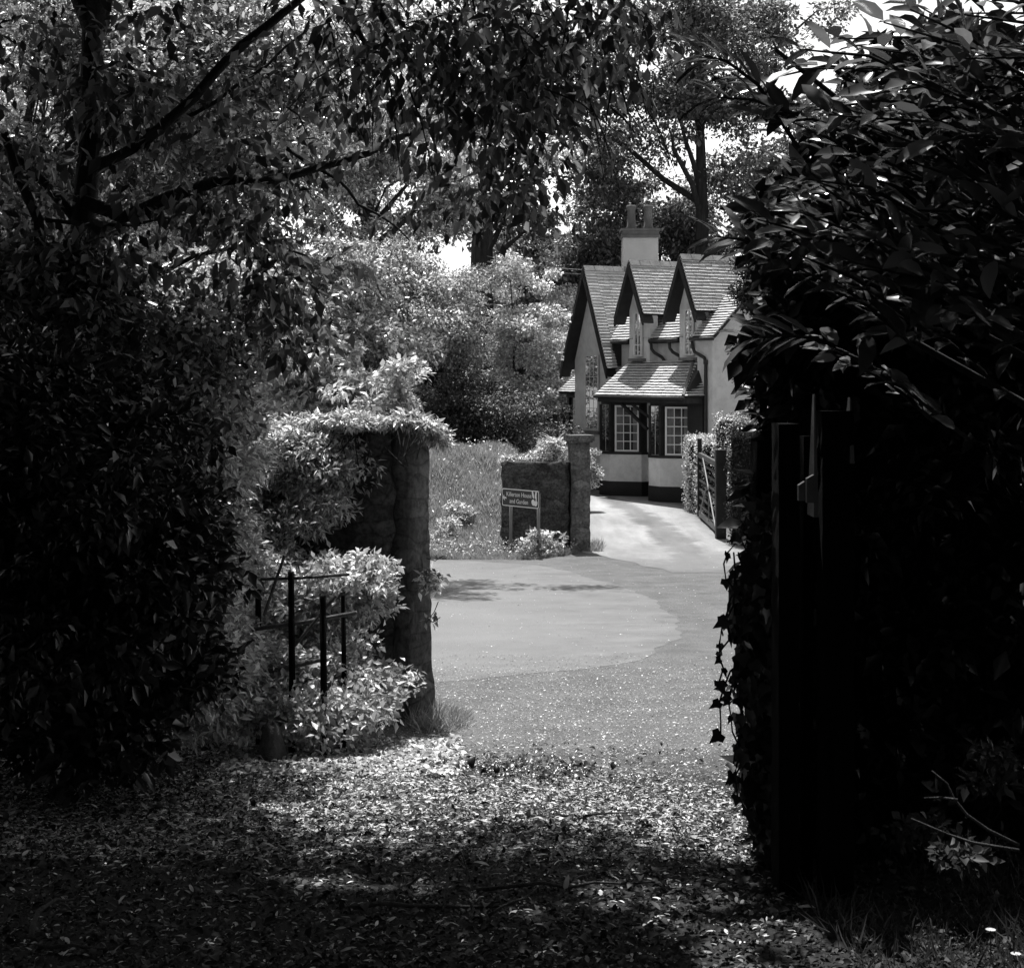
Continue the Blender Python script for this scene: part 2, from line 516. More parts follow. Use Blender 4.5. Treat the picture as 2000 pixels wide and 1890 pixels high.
def clump_points(vols, nclump, rclump, per, rng, shell=0.45, flat=0.55, gaps=True):
    """vols: list of (center, (rx,ry,rz)); returns leaf positions, clump centres, clump index"""
    w = np.array([v[1][0] * v[1][1] * v[1][2] for v in vols]) ** 0.7
    w = w / w.sum()
    pick = rng.choice(len(vols), size=nclump, p=w)
    d = rnd_dirs(nclump, 1, rng)
    r = shell + (1 - shell) * rng.random(nclump) ** 0.6
    r = r * (1 + np.abs(rng.normal(0, .16, nclump)) * (rng.random(nclump) < .5))     # some sprays reach out of the mass
    C = np.array([tuple(vols[i][0]) for i in pick]) + d * r[:, None] * np.array([vols[i][1] for i in pick])
    sc_ = 2.6 / (np.mean([v[1][0] for v in vols]) + 1e-6)
    gap = np.sin(C[:, 0] * sc_ * 1.9 + 1) + np.sin(C[:, 2] * sc_ * 2.3 + C[:, 0] * sc_) + np.sin(C[:, 1] * sc_ * 2.1 + C[:, 2] * sc_ * .8 + 2)
    kk = gap > (-.9 if gaps else -9)
    C = C[kk]; nclump = len(C)
    rc = rclump * np.clip(rng.lognormal(-.05, .45, nclump), .35, 2.2)
    ci = np.repeat(np.arange(nclump), (per * (rc / rclump) ** 2).astype(int).clip(3))
    q = rnd_dirs(len(ci), 1, rng) * (rng.random(len(ci)) ** 0.5)[:, None] * rc[ci][:, None]
    q[:, 2] *= flat
    return C[ci] + q, C, ci, q

def foliage(name, vols, nclump, rclump, per, size, mat, parent, tpl='simple', seed=0, shell=0.45, flat=0.55, droop=0.25, tilt=0.55, smooth=False, keep=None, gaps=True):
    rng = np.random.default_rng(seed + 101)
    pos, C, ci, q = clump_points(vols, nclump, rclump, per, rng, shell, flat, gaps)
    if keep is not None:
        k = keep(pos)
        pos, q, ci = pos[k], q[k], ci[k]
    n = len(pos)
    yd = q / (np.linalg.norm(q, axis=1, keepdims=True) + 1e-6) * .55 + rnd_dirs(n, 1, rng) * 0.8
    yd[:, 2] -= droop
    zd = np.tile([0.0, -0.25, 1.0], (n, 1)) + rnd_dirs(n, 1, rng) * tilt * 1.4
    s = size * np.clip(rng.lognormal(-.08, .3, n), .4, 1.5)
    return leaves(name, pos, yd, zd, s, tpl, mat, parent, smooth), C

def limbs(mb, root, top, targets, r0, rng, wig=0.1, frac=1.0):
    """branches from a trunk line (root->top) to some clump centres"""
    root, top = Vector(root), Vector(top)
    for c in targets:
        c = Vector(c)
        h = min(1.0, max(0.15, (c.z - root.z) / max(top.z - root.z, 0.1) * 0.75))
        a = root.lerp(top, h)
        d = (c - a).length
        m = a.lerp(c, 0.5) + Vector(rng.normal(0, wig * d * 0.5, 3)) + Vector((0, 0, 0.08 * d))
        q = [a, a.lerp(m, .5) + Vector(rng.normal(0, wig * d * .15, 3)), m, m.lerp(c, .5) + Vector(rng.normal(0, wig * d * .2, 3)), c]
        r = r0 * (1 - 0.6 * h) * min(1, 0.25 + d / 6)
        mb.tube(q, [r * .5, r * .4, r * .3, r * .2, r * .08], 6, False)

def pv(px, py, Y, rx, ry, dep):
    """ellipsoid volume given by where it sits in the view (centre and half sizes in frame pixels) and its own depth in metres"""
    return (P(px, py, Y), (rx / F_PX * Y, dep, ry / F_PX * Y))

def tree(name, label, cat, base, vols, nclump, rclump, per, size, mat, bark='bark', group=None, tpl='simple', seed=1, tr=0.2,
         top=None, nlimb=14, shell=0.45, keep=None, lean=0.05, **kw):
    bx, by = base
    bz = float(gz(bx, by))
    t = thing(name, label, cat, (bx, by, bz), group)
    if tr > 0:
        rng = np.random.default_rng(seed + 7)
        if top is None:
            c = max(vols, key=lambda v: v[0].z)[0]
            top = Vector((c.x, c.y, c.z + max(vols, key=lambda v: v[0].z)[1][2] * 0.4))
        root = Vector((bx, by, bz - 0.15))
        mb = MB()
        pts = [root.lerp(top, q) + Vector((rng.normal(0, lean), rng.normal(0, lean), 0)) * (0 if q == 0 else 1) for q in np.linspace(0, 1, 8)]
        mb.tube(pts, [tr * (1.25 if i == 0 else 1) * (1 - 0.82 * i / 7) for i in range(8)], 10)
    fo, C = foliage('crown' if tr > 0 else 'foliage', vols, nclump, rclump, per, size, mat, t, tpl, seed, shell, keep=keep, **kw)
    if tr > 0:
        sel = [C[i] for i in rng.choice(len(C), size=min(nlimb, len(C)), replace=False)]
        limbs(mb, root, top, sel, tr, rng)
        mb.build('trunk', M[bark], t, True)
    return t

# ------------------------------------------------------------------ the cottage
A0 = Vector((2.25, 45.5, EYE))
FA, RB = Vector((0.469, -0.883, 0)), Vector((0.883, 0.469, 0))
def W(a, b, h):
    return A0 + FA * a + RB * b + Vector((0, 0, h))
HG = -3.22                                            # a little below the ground at the house
house = thing('cottage', 'white rendered cottage with three steep tiled gables and bay windows beyond the driveway', 'house', W(2.3, 1.5, -3.13))

def course_roof(mb, e0, e1, r1, r0, gauge=0.092, th=0.046, tw=0.2, seed=0, base=True):
    """tiled slope: eave corners e0,e1 and ridge corners r1,r0; every course is a row of tiles with a raised butt"""
    rng = random.Random(seed)
    e0, e1, r1, r0 = map(Vector, (e0, e1, r1, r0))
    n = (e1 - e0).cross(r0 - e0) if (r0 - e0).length > 1e-3 else (e1 - e0).cross(r1 - e0)
    n.normalize()
    if n.z < 0:
        n = -n
    L = max((r0 - e0).length, (r1 - e1).length)
    k = max(2, int(L / gauge))
    for j in range(k):
        t0, t1 = j / k, min(1.0, (j + 1.25) / k)
        a0, b0 = e0.lerp(r0, t0), e1.lerp(r1, t0)
        a1, b1 = e0.lerp(r0, t1), e1.lerp(r1, t1)
        wlen = (b0 - a0).length
        if wlen < 0.05:
            continue
        m = max(1, int(wlen / tw))
        off = rng.random() if m > 1 else 0
        cuts = [0] + sorted([(i + off) / m for i in range(m) if 0.02 < (i + off) / m < 0.98]) + [1]
        for s0, s1 in zip(cuts[:-1], cuts[1:]):
            g = 0.004 / wlen
            lift = th * rng.uniform(0.93, 1.08)
            slip = rng.uniform(-.006, .006) if rng.random() < .94 else rng.uniform(.0, .02)
            q0, q1 = a0.lerp(b0, s0 + g), a0.lerp(b0, s1 - g)
            q3, q2 = a1.lerp(b1, s0 + g), a1.lerp(b1, s1 - g)
            dn = (q0 - q3).normalized() * slip
            top = [q0 + n * lift + dn, q1 + n * lift * rng.uniform(.97, 1.03) + dn, q2 + n * 0.006, q3 + n * 0.006]
            bot = [q0 + n * (lift - .014) + dn, q1 + n * (lift - .014) + dn, q2 - n * .004, q3 - n * .004]
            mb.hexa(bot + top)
            mb.m[-4] = 1 if rng.random() < .96 else 0        # butt face coloured black, painting in the shadow line between courses
    if base:
        mb.add([e0 - n * .01, e1 - n * .01, r1 - n * .01, r0 - n * .01, e0 - n * .06, e1 - n * .06, r1 - n * .06, r0 - n * .06],
               [(0, 1, 2, 3), (7, 6, 5, 4), (0, 4, 5, 1), (1, 5, 6, 2), (2, 6, 7, 3), (3, 7, 4, 0)], 1)

# walls
mb = MB()
mb.prism([(-1.0, 0), (1.02, 0), (1.02, 4.4), (-1.0, 4.4)], -2.75, 0.45, W)
mb.add([W(-1, 0, .45), W(1.02, 0, .45), W(0, 0, 2.85), W(-1, 4.4, .45), W(1.02, 4.4, .45), W(0, 4.4, 2.85)],
       [(0, 1, 2), (5, 4, 3), (1, 4, 5, 2), (0, 2, 5, 3), (0, 3, 4, 1)])
mb.prism([(1.02, .25), (5.5, .25), (5.5, 4.4), (1.02, 4.4)], -2.75, 1.0, W)
for c in (2.4, 4.8):
    mb.prism([(c - .5, -.0), (c + .5, -.0), (c + .5, .25), (c - .5, .25)], -2.75, 1.75, W)
    mb.add([W(c - .5, 0, 1.75), W(c + .5, 0, 1.75), W(c, 0, 2.9), W(c - .5, 1.5, 1.75), W(c + .5, 1.5, 1.75), W(c, 1.5, 2.9)],
           [(0, 1, 2), (5, 4, 3), (1, 4, 5, 2), (0, 2, 5, 3), (0, 3, 4, 1)])
mb.build('wall', M['render'], house)
mb = MB()
mb.prism([(-1.015, -.015), (1.035, -.015), (1.035, 4.42), (-1.015, 4.42)], HG, -2.75, W)
mb.prism([(1.035, .235), (5.515, .235), (5.515, 4.42), (1.035, 4.42)], HG, -2.75, W)
mb.build('plinth', M['plinth'], house)
# right end gable of the main range
mb = MB()
mb.add([W(5.5, .25, 1.0), W(5.5, 3.15, 1.0), W(5.5, 1.7, 2.85), W(5.25, .25, 1.0), W(5.25, 3.15, 1.0), W(5.25, 1.7, 2.85)],
       [(0, 1, 2), (5, 4, 3), (0, 2, 5, 3), (1, 4, 5, 2), (0, 3, 4, 1)])
mb.build('wall', M['render'], house)

# gable roofs
def gable_roof(c, hw, he, b0, b1, apex=3.02, seed=0):
    r = MB()
    course_roof(r, W(c + hw, b0, he), W(c + hw, b1, he), W(c, b1, apex), W(c, b0, apex), seed=seed)
    course_roof(r, W(c - hw, b0, he), W(c - hw, b1, he), W(c, b1, apex), W(c, b0, apex), seed=seed + 1)
    o = r.build('roof', [M['slate'], M['timber_black']], house)
    q = MB()
    n = int((b1 - b0) / .3)
    for i in range(n):
        x0, x1 = b0 + (b1 - b0) * i / n + .006, b0 + (b1 - b0) * (i + 1) / n - .006
        z = apex + .055 + random.uniform(-.008, .008)
        q.add([W(c - .11, x0, apex - .09), W(c, x0, z), W(c + .11, x0, apex - .09), W(c - .11, x1, apex - .09), W(c, x1, z), W(c + .11, x1, apex - .09)],
              [(0, 1, 2), (5, 4, 3), (0, 3, 4, 1), (1, 4, 5, 2), (0, 2, 5, 3)])
    q.build('ridge', M['slate_dark'], o)
    q = MB()
    for sgn in (-1, 1):
        a, b = W(c, b0 + .0, apex - .03), W(c + sgn * hw, b0 + .0, he - .03)
        d = RB * .03
        dn = Vector((0, 0, -.26))
        q.hexa([a - d, b - d, b - d + dn, a - d + dn, a + d, b + d, b + d + dn, a + d + dn])
        # deep soffit under the projecting verge
        s0, s1 = RB * .04, RB * (-b0 - 0.01)
        q.hexa([a + s0 + dn * .45, b + s0 + dn * .45, b + s0 + dn * .8, a + s0 + dn * .8, a + s1 + dn * .45, b + s1 + dn * .45, b + s1 + dn * .8, a + s1 + dn * .8])
    q.build('barge_board', M['timber_black'], o)
    return o
g1 = gable_roof(0, 1.26, .22, -.32, 0.02, seed=1)
r = MB()       # the long right slope of the first gable behind its verge, down to the valley
course_roof(r, W(.905, .02, 1.01), W(.905, 3.6, 1.01), W(0, 3.6, 3.02), W(0, .02, 3.02), seed=5)
course_roof(r, W(-1.26, .02, .22), W(-1.26, 3.6, .22), W(0, 3.6, 3.02), W(0, .02, 3.02), seed=6)
r.build('roof', [M['slate'], M['timber_black']], house)
q = MB()
for i in range(12):
    x0, x1 = .03 + i * .3, .32 + i * .3
    q.add([W(-.11, x0, 2.93), W(0, x0, 3.075), W(.11, x0, 2.93), W(-.11, x1, 2.93), W(0, x1, 3.075), W(.11, x1, 2.93)],
          [(0, 1, 2), (5, 4, 3), (0, 3, 4, 1), (1, 4, 5, 2), (0, 2, 5, 3)])
q.build('ridge', M['slate_dark'], house)
gable_roof(2.4, .70, 1.62, -.34, 1.9, seed=11)
gable_roof(4.8, .70, 1.62, -.34, 2.3, seed=21)
# main roof between and beside the gables
r = MB()
course_roof(r, W(.85, 0.0, .98), W(5.72, 0.0, .98), W(5.72, 1.65, 2.93), W(.85, 1.65, 2.93), seed=31)
course_roof(r, W(.85, 3.35, .98), W(5.72, 3.35, .98), W(5.72, 1.65, 2.93), W(.85, 1.65, 2.93), seed=33)
r.build('roof', [M['slate'], M['timber_black']], house)
r = MB()
course_roof(r, W(5.36, -.36, .97), W(6.32, -.36, .97), W(6.32, 1.66, 2.97), W(5.36, 1.66, 2.97), seed=35)
r.build('roof', [M['slate'], M['timber_black']], house)
mb = MB(); mb.prism([(5.503, -.28), (6.15, -.28), (6.15, 4.38), (5.503, 4.38)], -2.752, .93, W)
mb.add([W(6.15, -.28, .93), W(6.15, 3.3, .93), W(6.15, 1.6, 2.86), W(5.6, -.28, .93), W(5.6, 3.3, .93), W(5.6, 1.6, 2.86)], [(0, 1, 2), (5, 4, 3), (0, 2, 5, 3), (1, 4, 5, 2), (0, 3, 4, 1)])
mb.build('wall', M['render'], house)
mb = MB(); mb.prism([(5.518, -.295), (6.165, -.295), (6.165, 4.40), (5.518, 4.40)], HG, -2.753, W); mb.build('plinth', M['plinth'], house)
# box eaves and gutters
mb = MB()
for a0, a1 in ((1.05, 1.9), (2.92, 4.28), (5.32, 5.7)):
    MB().box(a0, a1, .02, .25, .86, .95, W).build('fascia', M['timber_black'], house)
MB().tube([W(5.36, -.40, .92), W(6.34, -.40, .92)], .05, 8).build('gutter', M['iron'], house, True)
MB().box(1.03, 1.10, -.02, .55, .28, .97, W).build('valance', M['timber_black'], house)
for a0, a1 in ((1.05, 1.88), (2.94, 4.26)):
    MB().tube([W(a0, -.04, .93), W(a1, -.04, .93)], .05, 8).build('gutter', M['iron'], house, True)
# swan-neck downpipes
def downpipe(a, a2, hb, hbot):
    mb = MB()
    mb.tube([W(a, -.02, .9), W(a, .0, .72), W(a + .05, .06, .62), W(a2 - .06, .14, .50), W(a2, .17, .42), W(a2, .17, hbot)], .042, 8)
    mb.tube([W(a2, .17, .42), W(a2, .17, .34)], .058, 8)
    mb.tube([W(a, -.02, .93), W(a, -.02, .86)], .058, 8)
    mb.build('downpipe', M['iron'], house, True)
downpipe(2.98, 3.32, .4, .2)
downpipe(3.85, 4.20, .4, .2)
mb = MB()
mb.tube([W(5.42, -.38, .9), W(5.44, -.38, .72), W(5.5, -.36, .60), W(5.86, -.33, .46), W(5.93, -.33, .36), W(5.93, -.33, -2.9)], .042, 8)
mb.tube([W(5.93, -.33, .40), W(5.93, -.33, .30)], .058, 8)
mb.build('downpipe', M['iron'], house, True)

# windows: a frame with a white glazing grid, glass and curtain, on a plane given by two corners
def window(p0, p1, h0, h1, cols, rows_, nrm, curtain=True, fw=.045, bar=.022, group=None, depth=.05, parent=house):
    """p0,p1: world points of the bottom corners (z ignored), h0,h1 heights relative to the eye"""
    p0, p1 = Vector((p0.x, p0.y, 0)), Vector((p1.x, p1.y, 0))
    u = (p1 - p0); L = u.length; u.normalize()
    n = Vector(nrm).normalized()
    def Q(s, d, h):
        return p0 + u * s + n * d + Vector((0, 0, EYE + h))
    fr = MB()
    fr.box(0, fw, 0, depth, h0, h1, Q); fr.box(L - fw, L, 0, depth, h0, h1, Q)
    fr.box(fw, L - fw, 0, depth, h0, h0 + fw, Q); fr.box(fw, L - fw, 0, depth, h1 - fw, h1, Q)
    for i in range(1, cols):
        s = fw + (L - 2 * fw) * i / cols
        fr.box(s - bar / 2, s + bar / 2, .008, depth - .008, h0 + fw, h1 - fw, Q)
    for i in range(1, rows_):
        z = h0 + fw + (h1 - h0 - 2 * fw) * i / rows_
        fr.box(fw, L - fw, .011, depth - .011, z - bar / 2, z + bar / 2, Q)
    f = fr.build('window', M['white'], parent)
    g = MB(); g.box(fw * .5, L - fw * .5, .018, .022, h0 + .01, h1 - .01, Q); g.build('pane', M['glass'], f)
    g = MB(); g.box(.01, L - .01, -.012, -.002, h0 + .01, h1 - .01, Q); g.build('dark_backing', M['backing'], f)  # thin dark panel behind the pane, indoor dimness painted on
    if curtain:
        g = MB()
        for (s0, s1) in ((fw, L * .30), (L * .74, L - fw)):
            k = 9
            vs = []
            for i in range(k + 1):
                s = s0 + (s1 - s0) * i / k
                d = .001 + .010 * (i % 2)
                vs += [Q(s, d, h0 + fw), Q(s, d, h1 - fw)]
            g.add(vs, [(2 * i, 2 * i + 2, 2 * i + 3, 2 * i + 1) for i in range(k)])
        g.build('curtain', M['curtain'], f)
    return f
N_ = -RB
window(W(-.36, -.03, 0), W(.36, -.03, 0), -1.5, .60, 3, 7, N_, fw=.035, bar=.018, depth=.035)
for c in (2.4, 4.8):
    window(W(c - .2, -.03, 0), W(c + .2, -.03, 0), .52, 1.70, 2, 4, N_, curtain=False)
mb = MB(); mb.box(-.42, .42, -.10, -.001, -1.60, -1.52, W); mb.build('sill', M['slate_dark'], house)
for c in (2.4, 4.8):
    mb = MB(); mb.box(c - .32, c + .32, -.16, -.001, .40, .47, W); mb.build('sill', M['slate_dark'], house)
# timber bays
def bay(c, h_top, label=None):
    """c: a of the left end of the flat front face; canted faces either side"""
    P0, P1, P2, P3 = (c - .54, -.21), (c, -.75), (c + .47, -.75), (c + 1.04, -.18)
    poly_in = [(c - .54, .24), P0, P1, P2, P3, (c + 1.04, .24)]
    def off(d):
        return [(c - .54 - d, .243), (c - .54 - d, P0[1] - d * .4), (c - d * .4, -.75 - d), (c + .47 + d * .4, -.75 - d), (c + 1.04 + d, P3[1] - d * .4), (c + 1.04 + d, .243)]
    t = MB()
    t.prism(off(.05), -2.76, -2.05, W)
    base = t.build('bay_base', M['render'], house)
    t = MB(); t.prism(off(.065), HG, -2.76, W); t.build('plinth', M['plinth'], base)
    t = MB(); t.prism(off(.075), -2.05, -1.985, W); t.prism(off(.02), -.74, -.5, W); 
    b = MB()
    fr = t
    posts = [P0, P1, P2, P3]
    for (x, y) in posts:
        fr.box(x - .045, x + .045, y - .045, y + .045, -1.985, -.74, W)
    # boarded return facing along the house
    fr.box(c + 1.0, c + 1.055, P3[1] + .045, .24, -1.985, -.74, W)
    fr.box(c - .555, c - .50, P0[1] + .045, .24, -1.985, -.74, W)
    # middle post of the canted face
    o = fr.build('bay_frame', M['timber_black'], house)
    # near-black solid fill; the indoor dimness is put into its colour
    t = MB(); t.prism([(c - .45, .24), (c - .45, -.17), (c + .03, -.66), (c + .44, -.66), (c + .94, -.14), (c + .94, .24)], -1.98, -.75, W)
    t.build('bay_infill', M['backing'], o)
    window(W(c + .05, -.76, 0), W(c + .235, -.76, 0), -1.98, -.745, 1, 5, N_, False, fw=.016, bar=.012, depth=.012, parent=o)
    window(W(c + .255, -.76, 0), W(c + .425, -.76, 0), -1.98, -.745, 1, 5, N_, False, fw=.016, bar=.012, depth=.012, parent=o)
    d = (Vector(P3 + (0,)) - Vector(P2 + (0,))); d.normalize()
    s = .11
    A = W(P2[0] + d.x * s, P2[1] + d.y * s, 0); B = W(P3[0] - d.x * .05, P3[1] - d.y * .05, 0)
    window(A, B, -1.975, -.76, 3, 5, (FA + N_).normalized(), True, parent=o)
bay(1.72, 0)
bay(4.12, 0)
# bay roof: a lean-to with a hip at its right end
ez = -.5
r = MB()
course_roof(r, W(1.75, -.98, ez), W(5.92, -.98, ez), W(4.95, .0, .40), W(1.95, .0, .40), seed=41, gauge=.125)
hip = MB()
course_roof(hip, W(5.92, -.98, ez), W(5.92, -.29, ez), W(5.45, -.02, .40), W(4.95, .0, .40), seed=43, gauge=.125)
rb = r.build('bay_roof', [M['slate'], M['timber_black']], house)
hip.build('hip', [M['slate'], M['timber_black']], rb)
MB().tube([W(4.95, 0, .43), W(5.92, -.98, ez + .03)], .045, 6).build('hip_tile', M['slate_dark'], rb)
mb = MB(); mb.box(1.80, 5.86, -.93, -.86, ez - .17, ez - .02, W); mb.box(5.80, 5.87, -.86, -.30, ez - .17, ez - .02, W); mb.box(1.80, 1.87, -.86, .24, ez - .17, ez - .02, W)
mb.build('fascia', M['timber_black'], rb)
MB().tube([W(1.74, -1.0, ez - .03), W(5.96, -1.0, ez - .03)], .04, 8).build('gutter', M['iron'], rb, True)
# porch braces between the bays and the ivied boarding on the right
mb = MB()
mb.bar(W(2.80, -.80, -.72), W(3.72, -.60, -1.35), .07, .07)
mb.bar(W(3.30, -.80, -.72), W(3.75, -.55, -1.05), .06, .06)
mb.build('brace', M['timber_black'], house)
mb = MB(); mb.box(3.0, 3.30, .20, .248, -2.7, -.8, W); mb.build('door', M['timber_black'], house)
mb = MB(); mb.box(5.18, 5.84, -.36, -.305, -2.72, ez - .02, W); mb.build('boarding', M['timber_black'], house)
# the small bay on the far end
mb = MB(); mb.box(-2.05, -1.001, .35, 1.9, -2.76, -2.0, W); eb = mb.build('bay_base', M['render'], house)
mb = MB()
for (x0, x1, y0, y1) in ((-2.05, -1.95, .35, .45), (-1.78, -1.70, .35, .43), (-1.10, -1.0, .35, .43), (-2.05, -1.95, 1.8, 1.9)):
    mb.box(x0, x1, y0, y1, -2.0, -.6, W)
mb.box(-2.07, -1.0, .33, 1.92, -.6, -.45, W)
mb.box(-1.9, -1.05, .6, 1.7, -2.0, -.6, W)
ef = mb.build('bay_frame', M['timber_black'], house)
window(W(-1.69, .40, 0), W(-1.11, .40, 0), -1.98, -.62, 3, 5, N_, parent=ef)
r = MB(); course_roof(r, W(-2.25, .12, -.46), W(-.99, .12, -.46), W(-.99, 1.2, .55), W(-1.75, 1.2, .55), seed=51)
course_roof(r, W(-2.25, .12, -.46), W(-2.25, 2.1, -.46), W(-1.75, 1.4, .55), W(-1.75, 1.2, .55), seed=52)
r.build('bay_roof', [M['slate'], M['timber_black']], house)
# chimney
cx, cb = -.42, 1.8
def CW(x, y, h):
    p = W(cx, cb, h)
    return Vector((p.x + x, p.y + y, p.z))
mb = MB(); mb.box(-.5, .5, -.33, .33, 1.6, 3.92, CW)
ch = mb.build('chimney', M['stack'], house)
mb = MB(); mb.box(-.55, .55, -.38, .38, 3.92, 4.0, CW); mb.box(-.52, .52, -.35, .35, 4.0, 4.12, CW); mb.box(-.56, .56, -.39, .39, 4.12, 4.19, CW)
mb.build('cap', M['pot'], ch)
for x in (-.24, .24):
    mb = MB()
    c0 = CW(x, 0, 4.19)
    prof = [(.0, .15), (.05, .155), (.08, .125), (.55, .115), (.58, .145), (.66, .145), (.68, .12)]
    mb.tube([c0 + Vector((0, 0, z)) for z, _ in prof], [r_ for _, r_ in prof], 14)
    mb.build('chimney_pot', M['pot'], ch, True)

# ------------------------------------------------------------------ overhead cables to the gable
for k, (dz, lab) in enumerate(((0, 'upper of two thin cables running from the trees to the left gable'), (.12, 'lower of two thin cables running from the trees to the left gable'))):
    a, b = W(0, -.1, 2.95 - dz), P(860, 470 + 12 * k, 62)
    pts = [a.lerp(b, s) + Vector((0, 0, -.9 * s * (1 - s))) for s in np.linspace(0, 1, 14)]
    tag(MB().tube(pts, .009, 5).build('cable', M['iron_pale']), lab, 'cable', 'cables to the cottage')

# ------------------------------------------------------------------ stone gate piers and walls
def rough_block(mb, x0, x1, y0, y1, z0, z1, T, seed, amp=.012, sub=.09, taper=0.0):
    """a stone mass with an uneven face"""
    rng = np.random.default_rng(seed)
    nz = max(2, int((z1 - z0) / sub)); nxn = max(2, int((x1 - x0) / sub)); nyn = max(2, int((y1 - y0) / sub))
    ring = [(x0 + (x1 - x0) * i / nxn, y0) for i in range(nxn)] + [(x1, y0 + (y1 - y0) * i / nyn) for i in range(nyn)] + \
           [(x1 - (x1 - x0) * i / nxn, y1) for i in range(nxn)] + [(x0, y1 - (y1 - y0) * i / nyn) for i in range(nyn)]
    cx_, cy_ = (x0 + x1) / 2, (y0 + y1) / 2
    n = len(ring)
    V, Fs = [], []
    for j in range(nz + 1):
        z = z0 + (z1 - z0) * j / nz
        k = 1 + taper * (1 - j / nz) ** 3
        for (x, y) in ring:
            d = rng.normal(0, amp)
            vx, vy = x - cx_, y - cy_
            l = math.hypot(vx, vy)
            V.append(T(cx_ + vx * k + vx / l * d, cy_ + vy * k + vy / l * d, z + rng.normal(0, amp * .5)))
    for j in range(nz):
        for i in range(n):
            a, b = j * n + i, j * n + (i + 1) % n
            Fs.append((a, b, b + n, a + n))
    Fs.append(tuple(range(n - 1, -1, -1))); Fs.append(tuple(nz * n + i for i in range(n)))
    mb.add(V, Fs)

# near pier: right face turned a little towards us
def frame_at(o, ang):
    c, s = math.cos(ang), math.sin(ang)
    return lambda x, y, z: Vector((o[0] + c * x - s * y, o[1] + s * x + c * y, z))
px_, py_ = (798 - 1000) / F_PX * 10.3, 10.3
zg = float(gz(px_, py_))
npier = thing('gate_pier', 'tall mossy stone gate pier topped with ivy beside the pale road', 'gate pier', (px_, py_, zg))
Tn = frame_at((px_ - .02, py_ + .15), math.radians(-38))
mb = MB(); rough_block(mb, -.10, .10, -.10, .10, zg - .1, EYE - .33, Tn, 3, .005, .07, .35)
mb.build('shaft', M['stone_pale'], npier, True)
mb = MB(); rough_block(mb, -.12, .12, -.12, .12, EYE - .33, EYE - .25, Tn, 4, .006, .05)
mb.build('cap', M['stone_pale'], npier)
# wall running left and slightly back from it
Twl = frame_at((px_ - .09, py_ + .18), math.radians(172))
mb = MB(); rough_block(mb, .0, 4.2, -.17, .17, zg - .15, EYE - .36, Twl, 5, .016, .12)
w1 = mb.build('stone_wall', M['stone'], None, True)
tag(w1, 'dark mossy stone wall running back under ivy from the near gate pier', 'wall')

# far pier, with its wall
fX, fY = (1132 - 1000) / F_PX * 30, 30.0
zf = float(gz(fX, fY))
fp = thing('gate_pier', 'square dark stone gate pier with flat cap at the driveway entrance', 'gate pier', (fX, fY, zf))
Tf = frame_at((fX, fY + .17), math.radians(12))
mb = MB(); rough_block(mb, -.17, .17, -.17, .17, zf - .1, zf + 1.98, Tf, 7, .008, .1)
mb.build('shaft', M['stone_pale'], fp, True)
mb = MB(); rough_block(mb, -.2, .2, -.2, .2, zf + 1.98, zf + 2.02, Tf, 8, .004, .1); rough_block(mb, -.235, .235, -.235, .235, zf + 2.02, zf + 2.12, Tf, 9, .006, .1)
mb.build('cap', M['stone_pale'], fp)
Tg = frame_at((fX - .16, fY + .25), math.radians(171))
mb = MB(); 
rough_block(mb, 0.0, 1.26, -.18, .18, zf - .1, zf + 1.62, Tg, 10, .02, .12)
tag(mb.build('stone_wall', M['stone'], None, True), 'short dark garden wall behind the road sign beside the far gate pier', 'wall')

# drive gate standing open, alongside the drive
ga, gb = (4.20, 36.7), (4.12, 32.7)
za, zb = float(gz(*ga)), float(gz(*gb))
gt = thing('drive_gate', 'barred wooden drive gate with crossed braces standing open along the hedge', 'gate', (gb[0], gb[1], zb))
A_, B_ = Vector((ga[0], ga[1], za)), Vector((gb[0], gb[1], zb))
def G(s, h):
    p = A_.lerp(B_, s)
    return Vector((p.x, p.y, p.z + h))
mb = MB(); mb.bar(G(0, 1.42), G(1, 1.42), .07, .11); mb.build('top_rail', M['timber_old'], gt)
for i, h in enumerate((.30, .48, .66, .86, 1.06, 1.24)):
    MB().bar(G(0, h), G(1, h), .03, .045).build('rail', M['timber_old'], gt)
MB().bar(G(0, .12), G(1, .12), .05, .12).build('bottom_rail', M['sign_post'], gt)
for s in (0, 1):
    MB().bar(G(s, .05), G(s, 1.5 if s else 1.78), .09, .09).build('stile', M['timber_black'], gt)
for s0, s1, h0, h1 in ((.12, .95, .15, .15), (.95, .3, .15, 1.4), (.12, .5, .15, .85)):
    if h0 == h1: continue
    MB().bar(G(s0, h0) + Vector((-.04, 0, 0)), G(s1, h1) + Vector((-.04, 0, 0)), .022, .03).build('brace', M['sign_post'], gt)
MB().bar(G(.62, .15) + Vector((-.04, 0, 0)), G(.62, .9) + Vector((-.04, 0, 0)), .022, .03).build('brace', M['sign_post'], gt)
gp = (4.10, 32.2)
tag(MB().box(gp[0] - .1, gp[0] + .1, gp[1] - .1, gp[1] + .1, float(gz(*gp)) - .1, float(gz(*gp)) + 1.75).build('gate_post', M['timber_black']),
    'square black timber post at the near end of the drive gate', 'post')

